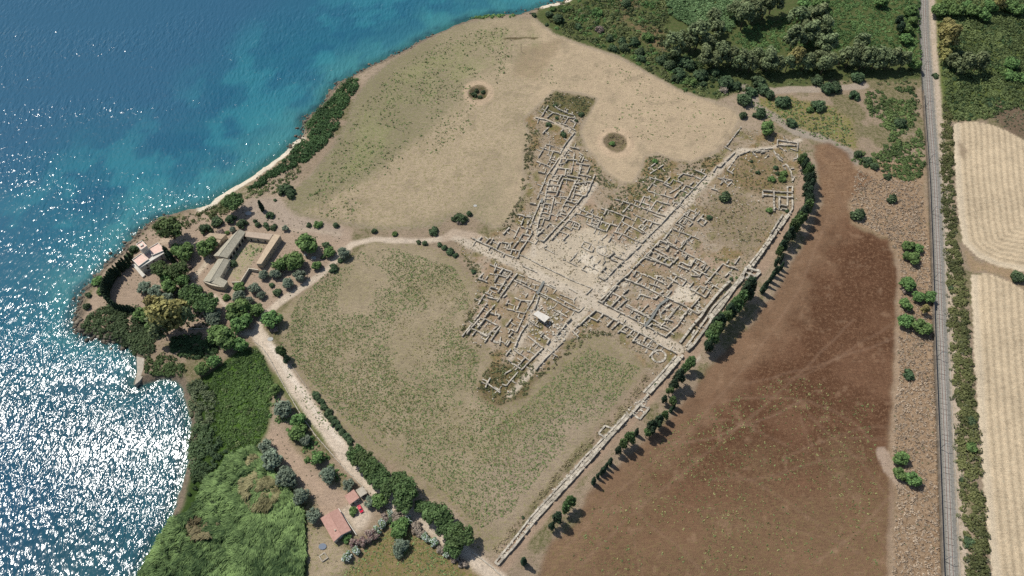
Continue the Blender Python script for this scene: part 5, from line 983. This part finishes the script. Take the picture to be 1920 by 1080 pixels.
# rounded front of that wing
b = MB(); pc = [P(*crop(C1_, [q])[0], 4.3) for q in ((938,600),(985,608),(1078,640))]; arc = []
for i in range(9):
    t_ = i / 8; x = (1 - t_) ** 2 * pc[0][0] + 2 * t_ * (1 - t_) * (pc[1][0] + .6) + t_ * t_ * pc[2][0]; y = (1 - t_) ** 2 * pc[0][1] + 2 * t_ * (1 - t_) * (pc[1][1] - 2.6) + t_ * t_ * pc[2][1]; arc.append((x, y))
b.poly([pc[0]] + arc[1:-1] + [pc[2], pc[1]], -.4, 3.9, .4); b.build('rounded_front', WALLM, me_)
mono('farm_store', 'small tan flat-pitched store behind the long farm wing', C1_, [(985,276),(1096,284),(1062,318),(945,304)], [4.2, 4.2, 3.4, 3.4], TANR, WALLM)
mono('farm_store', 'low tan lean-to in front of the small farm store', C1_, [(948,308),(1060,322),(1046,348),(990,342)], [3.0, 3.0, 2.4, 2.4], TANR, WALLM)
def lowwall(name, lb, crp, pts, w_, h, m, part=None, cat='wall', z=0):
    q = [P(*p, z + h) for p in crop(crp, pts)]; b = MB()
    for (x1, y1), (x2, y2) in zip(q[:-1], q[1:]):
        L = math.hypot(x2 - x1, y2 - y1); b.box(((x1 + x2) / 2, (y1 + y2) / 2, z - .6), (L + w_ * .9, w_, h + .6 + random.uniform(0, .02)), math.atan2(y2 - y1, x2 - x1), random.random())
    return tag(b.build(name, m), lb, cat)
lowwall('yard_wall', 'grey courtyard wall bending at the open end of the farm', C1_, [(1134,608),(1190,606),(1248,514),(1306,524)], .5, 2.4, WALLM)
lowwall('yard_wall', 'short wall joining the lower wing to the long wing of the farm', C1_, [(1102,447),(1120,456)], .5, 2.6, WALLM)
# white tower house with roof terraces
c3 = (120,420,4.91)
e = empty('tower_house'); tag(e, 'white house with pink roof terraces and a square tower by the sea', 'house')
def terrace(pts, z, nm, par=True, fl=PINKF, z0=-.5, wl=WHITE):
    q = [P(*p, z) for p in crop(c3, pts)]; body(q, z - .02, wl, nm, e, z0)
    slab([(*p, z + .04) for p in inset(q, .2)], .04, fl, 'roof_terrace', e)
    if par:
        b = MB(); n = len(q)
        for i in range(n):
            (x1, y1), (x2, y2) = q[i], q[(i + 1) % n]; b.box(((x1 + x2) / 2, (y1 + y2) / 2, z - .05), (math.hypot(x2 - x1, y2 - y1) + .1, .28, .6 + .003 * i), math.atan2(y2 - y1, x2 - x1), .8)
        b.build('parapet', WHITE, e)
    return q
q1 = terrace([(633,332),(712,276),(778,328),(690,392)], 6.0, 'wall'); q2 = terrace([(786,226),(866,178),(934,242),(812,292)], 6.0, 'wall')
qm = terrace([(712,280),(786,240),(812,294),(776,326)], 5.2, 'wall', False)
qf = terrace([(694,394),(776,330),(812,296),(934,246),(942,256),(700,404)], 5.6, 'front_wall', False, WHITE)
qa = terrace([(622,370),(652,366),(748,468),(722,490)], 1.0, 'front_step', False, WHITE)
qt = terrace([(668,190),(720,158),(764,205),(712,240)], 10.5, 'tower')
for a_, b_, ts in ((qf[5], qf[4], (.2, .45, .75)),):
    cen = np.mean(qf, 0); d_ = np.array(b_) - np.array(a_)
    if np.dot([d_[1], -d_[0]], (np.array(a_) + np.array(b_)) / 2 - cen - np.array([0, 6])) < 0: a_, b_ = b_, a_
    for t_ in ts: opening(a_, b_, t_, 1.1, 1.0, 2.6, e); opening(a_, b_, t_ + .03, 1.0, 3.6, 4.8, e)
b = MB().box((*np.mean(qt, 0), 10.5), (1.6, 1.6, .9), .6, .8); b.build('tower_hatch', WHITE, e)
# pink-roofed house, its annexe, car, small things in the yard
c5 = (400,780,3.6)
hs = gable('pink_roofed_house', 'white house under a pink two-sloped tile roof beside the reeds', c5, [(722,690),(812,850)], [(843,622),(930,770)], [(782,653),(862,804)], 3.6, 4.7, PINKR, WHITE, [('e2', (.15,.4,.65,.88), .9, 1.0, 2.3, 'window'), ('g1', (.25,.75), 1.0, .9, 2.2, 'window')], cat='house')
MB().box((*P(*crop(c5, [(822,770)])[0], 4.6), 3.9), (.7, .7, 1.1), .5).build('chimney', WALLM, hs)
an_ = mono('annexe', 'small pink-roofed annexe near the red car', c5, [(885,538),(948,495),(986,550),(920,598)], [3.0, 3.2, 3.2, 3.0], PINKR, WHITE, 'house', [(2, (.3,), .9, .1, 2.0, 'door'), (2, (.75,), .8, .9, 1.8, 'window')])
mono('shed', 'low grey-roofed shed joined to the pink annexe', c5, [(960,500),(1006,474),(1040,518),(992,548)], [2.6, 2.6, 2.5, 2.5], CONC, WHITE, 'shed', [(2, (.5,), 1.8, .1, 2.0, 'door')])
def car(u, v, rz):
    x, y, z = G(u, v); e = empty('parked_car', (x, y, z)); e.rotation_euler = (0, 0, rz); tag(e, 'small red car parked in the pale yard by the annexe', 'car')
    import bmesh
    prof = [(-1.95,.35),(-2.0,.75),(-1.75,.92),(-1.0,.98),(1.0,.98),(1.75,.85),(2.0,.7),(2.0,.35)]
    def extr(pr, w0, w1, nm, m):
        n = len(pr); V = [(px, -w0 if pz < .9 else -w1, pz) for px, pz in pr] + [(px, w0 if pz < .9 else w1, pz) for px, pz in pr]
        F = [list(range(n)), list(range(n, 2 * n))[::-1]] + [[i, i + n, (i + 1) % n + n, (i + 1) % n] for i in range(n)]
        me = bpy.data.meshes.new(nm); me.from_pydata(V, [], F); me.materials.append(m); me.update(); o = obj(nm, me, e); md = o.modifiers.new('b', 'BEVEL'); md.width = .06; md.segments = 2; return o
    extr(prof, .85, .8, 'body', RED); extr([(-1.6,.95),(-1.2,1.38),(.35,1.42),(1.0,.97)], .72, .62, 'window_band', GLASS); extr([(-1.15,1.39),(-1.0,1.46),(.25,1.48),(.35,1.41)], .6, .58, 'roof', RED)
    for sx_ in (-1.25, 1.25):
        for sy_ in (-.82, .82):
            wv = MB().rod((sx_, sy_ - .1, .32), (sx_, sy_ + .1, .32), .32, .32, 14).build('wheel', RUB, e); MB().rod((sx_, sy_ + math.copysign(.1, sy_), .32), (sx_, sy_ + math.copysign(.12, sy_), .32), .18, .18, 10).build('rim', STEEL, wv)
    for sy_ in (-.6, .6): MB().box((2.0, sy_, .58), (.06, .3, .16)).build('headlight', plain('headlamp', rgb(230,230,225), .2), e); MB().box((-2.0, sy_, .62), (.06, .26, .16)).build('tail_light', plain('tail_lamp', rgb(120,16,16), .3), e)
car(676, 955, math.radians(-58))
lowwall('garden_wall', 'pale wall along the farmyard side of the pink-roofed house', c5, [(846,624),(965,800)], .3, 1.2, WHITE)
x, y, z = G(605, 1025); b = MB(); b.poly([(x + 1.9 * math.cos(i * .7), y + 1.5 * math.sin(i * .7)) for i in range(9)], z - .1, z + .45, .5)
tag(b.build('covered_pond', BLUE), 'round blue-grey covered tank below the pink-roofed house', 'tank')
e = empty('stone_trough', (*P(605, 1045), 0)); tag(e, 'small open square stone basin near the bottom edge', 'basin')
for p_ in ([(716,948),(752,925),(775,960),(738,985),(716,948)],): o = stones(crop(c5, p_), .4, .7, gst).build('kerb', CONC, e); o.location = (-e.location[0], -e.location[1], 0)
for lb, u, v, s_ in (('white round well cover by the bend of the dirt road', 507, 636, 1.6), ('pale square slab under the orchard trees', 588, 484, 1.8), ('white slab beside the path left of the orchard', 573, 478, 1.2), ('pale slab in the shade of the shore pine', 466, 400, 2.2), ('flat grey slab in the dry field left of the ruins', 891, 386, 1.3)):
    x, y, z = G(u, v); tag(MB().poly([(x + s_ * math.cos(i * 6.283 / (12 if 'round' in lb else 5) + .5), y + s_ * .8 * math.sin(i * 6.283 / (12 if 'round' in lb else 5) + .5)) for i in range(12 if 'round' in lb else 5)], z - .1, z + .22).build('slab', plain('pale_slab', rgb(160,158,150), .9)), lb, 'slab')
# canopy over the sanctuary
e = empty('shelter', (*P(1015, 600), 0)); tag(e, 'white corrugated canopy on posts standing over the ruins', 'canopy')
q = [P(u, v, 4.2) for u, v in ((1000,589),(1008,583),(1031,595),(1021,604.5))]
ox, oy = e.location[0], e.location[1]
for i, (x, y) in enumerate(inset(q, .5)): MB().rod((x - ox, y - oy, -.3), (x - ox, y - oy, 4.1), .09).build('post', STEEL, e)
slab([(p[0] - ox, p[1] - oy, 4.2 + (.35 if i in (1, 2) else 0)) for i, p in enumerate(q)], .12, SHEET, 'roof', e)
b = MB(); qq = inset(q, .5)
for i in range(4): p_, r_ = qq[i], qq[(i + 1) % 4]; b.rod((p_[0] - ox, p_[1] - oy, 4.0), (r_[0] - ox, r_[1] - oy, 4.0), .08)
b.build('frame', STEEL, e)
# metal walkways across the ruins
def walkway(lb, pts):
    q = [P(u, v, 1.3) for u, v in pts]; e = empty('walkway'); tag(e, lb, 'walkway')
    for i, ((x1, y1), (x2, y2)) in enumerate(zip(q[:-1], q[1:])):
        a = math.atan2(y2 - y1, x2 - x1); L = math.hypot(x2 - x1, y2 - y1); n = max(int(L / .8), 1)
        for k in range(n): t_ = (k + .5) / n; MB().box((x1 + (x2 - x1) * t_, y1 + (y2 - y1) * t_, 1.2), (L / n - .04, 1.3, .08), a).build('deck_panel', DECK, e)
        for s_ in (-.65, .65): MB().rod((x1 - math.sin(a) * s_, y1 + math.cos(a) * s_, 2.1), (x2 - math.sin(a) * s_, y2 + math.cos(a) * s_, 2.1), .03).build('handrail', STEEL, e)
walkway('grey metal walkway stepping over the ruins above the canopy', [(1020,527),(1015,536),(1007,551)])
walkway('grey metal walkway beside the pale mosaic floor', [(1253,560),(1236,572),(1222,596),(1209,612)])
walkway('grey metal footbridge over the narrow lane of the dig', [(1017,372),(1015,380)])
# ---------------------------------------------------------------- utility poles in the dry field
for lb, u, v, h in (('thin wooden pole in the dry field left of the overgrown pit', 822, 186, 8), ('thin wooden pole near the left edge of the dry field', 738, 238, 8), ('thin wooden pole near the top of the dry field', 977, 97, 7)):
    x, y, z = G(u, v); e = empty('utility_pole', (x, y, z)); tag(e, lb, 'pole', 'utility poles in the dry field')
    MB().rod((0, 0, -.3), (0, 0, h), .15, .1).build('post', TIMBER, e); MB().box((0, 0, h - .6), (1.2, .1, .1), .5).build('crossarm', TIMBER, e)
# posts carrying the thin pipe beside the dirt road, roadside wall
def stonewall(name, lb, pts, wd, hg): 
    e = empty(name, (*P(*pts[0]), 0)); tag(e, lb, 'wall'); o = stones(pts, wd, hg, gst).build('stonework', CONC, e); o.location = (-e.location[0], -e.location[1], 0)
stonewall('roadside_wall', 'low stone wall along the left verge of the dirt road', [(478,642),(492,652),(510,680),(526,712),(545,745),(566,780),(580,800),(590,815),(612,840),(640,872),(668,900),(694,925)], .4, .7)
stonewall('roadside_wall', 'low pale wall on the right verge of the road at the bottom edge', [(885,1035),(905,1050),(925,1066),(945,1085)], .5, .8)
tag(MB().rod((*P(545, 683, .4), .4), (*P(575, 726, .4), .4), .12).build('pipe', CONC), 'thin pale pipe lying beside the dirt road', 'pipe')
lowwall('garden_wall', 'ruined pale boundary wall beside the path on the promontory', (240,600,4.5), [(505,72),(640,70),(720,62)], .4, .9, CONC)
# concrete jetty and platform at the little bay
x = [P(u, v, SEA + 2.6) for u, v in ((256,668),(272,672),(273,698),(262,714),(252,722),(257,700))]
tag(MB().poly(x, SEA - 1, SEA + 2.6).build('landing', CONC), 'pale concrete landing platform at the edge of the bay', 'jetty')
lowwall('jetty_wall', 'thin concrete wall running from the landing to the bay', (240,600,4.5), [(150,462),(112,505),(68,548)], .8, .9, CONC, z=SEA + .9, cat='jetty')
# ---------------------------------------------------------------- railway
e = empty('railway_track'); tag(e, 'single railway track on grey ballast along the right side', 'railway')
rp = [p for p in RAIL[1:-1]]; ex = RAIL[0]; k_ = 60 / math.hypot(ex[0] - rp[0][0], ex[1] - rp[0][1]); rp = [(rp[0][0] + (ex[0] - rp[0][0]) * k_, rp[0][1] + (ex[1] - rp[0][1]) * k_)] + rp
def along(pts, step):
    r = []; rem = 0
    for (x1, y1), (x2, y2) in zip(pts[:-1], pts[1:]):
        L = math.hypot(x2 - x1, y2 - y1); s = rem
        while s < L: r.append((x1 + (x2 - x1) * s / L, y1 + (y2 - y1) * s / L, math.atan2(y2 - y1, x2 - x1))); s += step
        rem = s - L
    return r
b = MB()
for x, y, a in along(rp, 3.0): b.box((x, y, RZ - .1), (3.2, 3.6, .34), a, .5)
bl = b.build('ballast_bed', surf('ballast', rgb(108,104,96), rgb(150,146,136), 3, .95, .5, .2), e)
b = MB()
for x, y, a in along(rp, .62): b.box((x, y, RZ + .25), (.26, 2.5, .1), a, random.random())
tag(b.build('sleepers', surf('concrete_sleeper', rgb(150,144,134), rgb(190,184,172), 2, .9, .1), e), kind='stuff')
for s_ in (-.76, .76):
    b = MB()
    for x, y, a in along(rp, 3.0): b.box((x - math.sin(a) * s_, y + math.cos(a) * s_, RZ + .35), (3.05, .13, .16), a)
    b.build('rail', RUST, e)
LP = along(rp, 3.0)
b = MB(); b2 = MB(); b3 = MB()
for x, y, a in LP:
    sn = 1 if math.cos(a - math.pi / 2) > 0 else -1  # track runs north to south
    wx, wy = math.sin(a), -math.cos(a)  # left or right normal
    if wx > 0: wx, wy = -wx, -wy # towards west
    if y < 410: b.box((x + wx * 4.9, y + wy * 4.9, RZ - .3), (3.06, .45, 4.1), a, random.random())
    b2.box((x - wx * 3.9, y - wy * 3.9, RZ - .1), (3.02, .35, .5), a, random.random())
tag(b.build('cutting_wall', CUTW), 'long dark retaining wall on the left of the railway cutting', 'wall')
tag(b2.build('drain_kerb', CONC), 'long pale concrete kerb on the right of the railway', 'kerb')
for i, (v, nm) in enumerate(((127,'topmost'),(205,'second from the top'),(302,'third from the top'),(400,'fourth from the top'),(525,'fourth from the bottom'),(668,'third from the bottom'),(842,'second from the bottom'),(1056,'lowest'))):
    y0 = P(960, v, RZ)[1]; j = min(range(len(LP)), key=lambda k: abs(LP[k][1] - y0)); x, y, a = LP[j]; x -= 3.1
    e = empty('catenary_mast', (x, y, RZ)); tag(e, f'{nm} of the thin overhead-line masts left of the railway track', 'mast', 'overhead-line masts along the railway')
    MB().rod((0, 0, 0), (0, 0, 7.2), .16, .11).build('post', STEEL, e); MB().rod((0, 0, 6.4), (3.1, 0, 6.1), .07).build('bracket_arm', STEEL, e); MB().rod((0, 0, 7.1), (2.6, 0, 6.2), .045).build('stay', STEEL, e); MB().box((0, 0, -.1), (.7, .7, .45)).build('footing', CONC, e)
# ---------------------------------------------------------------- shore rocks
g = np.random.default_rng(17); seg = np.array(CW[2:-2]); b = MB(); ROCK = surf('shore_rock', rgb(56,54,50), rgb(122,112,96), 1.2, .9, .5, .8)
import bmesh
def rocks(name, idx, n, s0, s1, off, seed):
    g = np.random.default_rng(seed); V = []; F = []; T = []; k = 0
    for _ in range(n):
        i = int(g.integers(idx[0], idx[1])); t_ = g.random(); p = seg[i] * (1 - t_) + seg[i + 1] * t_; d_ = seg[i + 1] - seg[i]; nrm = np.array([-d_[1], d_[0]]) / (np.linalg.norm(d_) + 1e-9)
        p = p + nrm * g.normal() * off; s = s0 + (s1 - s0) * g.random() ** 3
        v, f = ico(np.zeros(3), (s, s * (.6 + .4 * g.random()), s * .6), g); v = v * (1 + .2 * g.normal(size=v.shape)); zz = max(float(H(p[0], p[1])), SEA - .1)
        V.append(v + (p[0], p[1], zz + s * .12)); F.append(f + k); T += [g.random()] * len(f); k += len(v)
    tag(obj(name, mesh(name, np.concatenate(V), np.concatenate(F), ROCK, T)), kind='stuff')
rocks('shore_rocks', (22, 48), 520, .3, 1.7, 1.8, 1); rocks('shore_rocks', (58, 74), 300, .3, 1.5, 1.6, 2); rocks('shore_rocks', (78, 84), 60, .4, 1.6, 3, 3)
